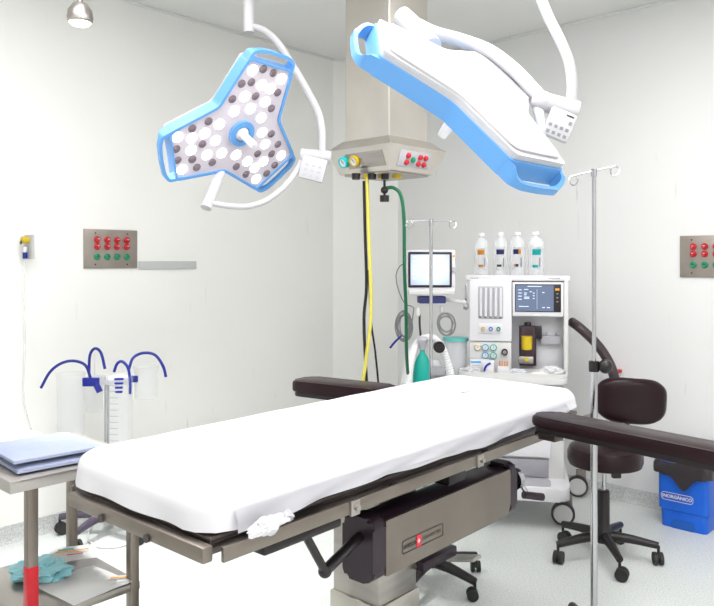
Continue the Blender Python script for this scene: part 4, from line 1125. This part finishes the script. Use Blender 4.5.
# ---------------------------------------------------------------- blue bin
bw = atz(660, 525, 0)
bc = Vector((bw.x, bw.y, 0))
BR = ANG-90
bn = thing('waste_bin', 'blue plastic waste bin with white lettering and a black liner, at the right edge', 'bin', bc-V*.12+U*.095, BR)
w0, w1, d0, d1, Hb = .24, .275, .17, .215, .345
def ringpts(w, d, r): return rrect(w, d, r, 4)
mb = MB(); bm = mb.bm
lv = [(w0, d0, .0), (w0*1.03, d0*1.03, .095), (w0*1.06+.012, d0*1.06+.012, .10), (w1-.01, d1-.01, Hb-.02), (w1+.01, d1+.01, Hb-.018), (w1+.01, d1+.01, Hb), (w1-.015, d1-.015, Hb), (w0*.95, d0*.93, .02)]
rg = [[bm.verts.new((x, y, z)) for x, y in ringpts(w, d, .03)] for w, d, z in lv]
for a, b in zip(rg, rg[1:]):
    n = len(a)
    for i in range(n): bm.faces.new((a[i], a[(i+1) % n], b[(i+1) % n], b[i]))
bm.faces.new(rg[0]); bm.faces.new(rg[-1])
mb.build('body', M_bin, bn)
fy = -(d1/2+.0)*.96
tilt = math.atan2((d1-d0)/2, Hb)
Mt = Matrix.Translation((.015, -.1245, .222)) @ Matrix.Rotation(-tilt*.9+0, 4, 'X') @ FRONT
Mt = Matrix.Translation((-.026, -.1035, .172)) @ Matrix.Rotation(R(90)+tilt*.75, 4, 'X')
text('bin_lettering', 'INORGÁNICO', .0245, M_white, bn, Mt, bold=.0006)
MB().ringprism(rrect(.170, .044, .021, 6), rrect(.165, .039, .0185, 6), -.001, .001).build('lettering_border', M_white, bn, M=Mt, smooth=False)
# foot recess as a flat patch, its shade put into a darker blue
MB().prism(fillet([(-.07, 0), (.07, 0), (.055, .05), (-.055, .05)], .02), 0, .004, M=Matrix.Translation((0, -d0/2-.002, .0)) @ FRONT).build('foot_arch_shade', mat('bin_shadow_blue', (.01, .10, .45), .5), bn, smooth=False)
# liner folded over rim
mb = MB(); bm = mb.bm; rows = []
base = ringpts(w1+.028, d1+.028, .04); NB = []
for i in range(len(base)):
    a = base[i]; b = base[(i+1) % len(base)]
    L_ = math.dist(a, b); k = max(1, int(L_/.012))
    for j in range(k): NB.append((a[0]+(b[0]-a[0])*j/k, a[1]+(b[1]-a[1])*j/k))
n = len(NB); prof = [(.86, Hb-.06), (.90, Hb-.01), (.95, Hb+.018), (1.0, Hb+.018), (1.03, Hb+.0), (1.035, Hb-.025), (1.03, 0)]
for jj, (s, z) in enumerate(prof):
    row = []
    for i, (x, y) in enumerate(NB):
        nn = noise.noise(Vector((x*25, y*25, jj*.5)))
        zz = z
        if jj == len(prof)-1:
            zz = Hb-.045-.02*abs(noise.noise(Vector((x*9, y*9, 2))))-(.075*math.exp(-((x-.01)/.045)**2) if y < 0 else 0)
        row.append(bm.verts.new((x*s*(1+.02*nn), y*s*(1+.03*nn), zz+.006*nn)))
    rows.append(row)
for a, b in zip(rows, rows[1:]):
    for i in range(n): bm.faces.new((a[i], a[(i+1) % n], b[(i+1) % n], b[i]))
bm.faces.new(list(reversed(rows[0])))
mb.build('liner', M_bag, bn)

# ---------------------------------------------------------------- ceiling fill panels, unseen, added behind and above the view to brighten the walls
def ceil_fill(u, v, k, lw=1.2, lh=.6):
    p = COR-U*u-V*v
    t = thing('ceiling_fill_panel', 'flat white ceiling fill panel, added out of view to brighten the room', 'ceiling light', (p.x, p.y, HC), ANG, 'added ceiling fill panels')
    MB().ringprism(rrect(lw+.05, lh+.05, .01), rrect(lw, lh, .008), -.018, -.001).build('frame', M_white, t)
    MB().box((0, 0, -.008), (lw-.002, lh-.002, .008)).build('diffuser', fill_glow(k), t, smooth=False)
for u, v, k in ((2.9, 2.6, .9), (4.5, 2.6, .5), (2.9, 4.1, .68), (4.5, 4.1, .5), (1.55, 2.9, .6), (3.4, 1.3, .5), (2.9, 5.6, .8), (4.5, 5.6, .6)): ceil_fill(u, v, k)

# ---------------------------------------------------------------- camera and world
cam = bpy.data.cameras.new('camera'); co = bpy.data.objects.new('camera', cam); C.objects.link(co)
co.location = (0, 0, CZ); co.rotation_euler = (R(90), 0, 0)
cam.sensor_width = 36; cam.lens = F*36/714; cam.shift_x = 0; cam.shift_y = (CY-303)/714*1.0
cam.clip_start = .05
bpy.context.scene.camera = co
wd = bpy.data.worlds.new('world'); bpy.context.scene.world = wd; wd.use_nodes = True
wd.node_tree.nodes['Background'].inputs[0].default_value = (.9, .95, 1, 1); wd.node_tree.nodes['Background'].inputs[1].default_value = .3
sc_ = bpy.context.scene
sc_.view_settings.view_transform = 'Standard'; sc_.view_settings.look = 'None'; sc_.view_settings.gamma = 1; sc_.view_settings.use_curve_mapping = False
sc_.view_settings.exposure = 1.17
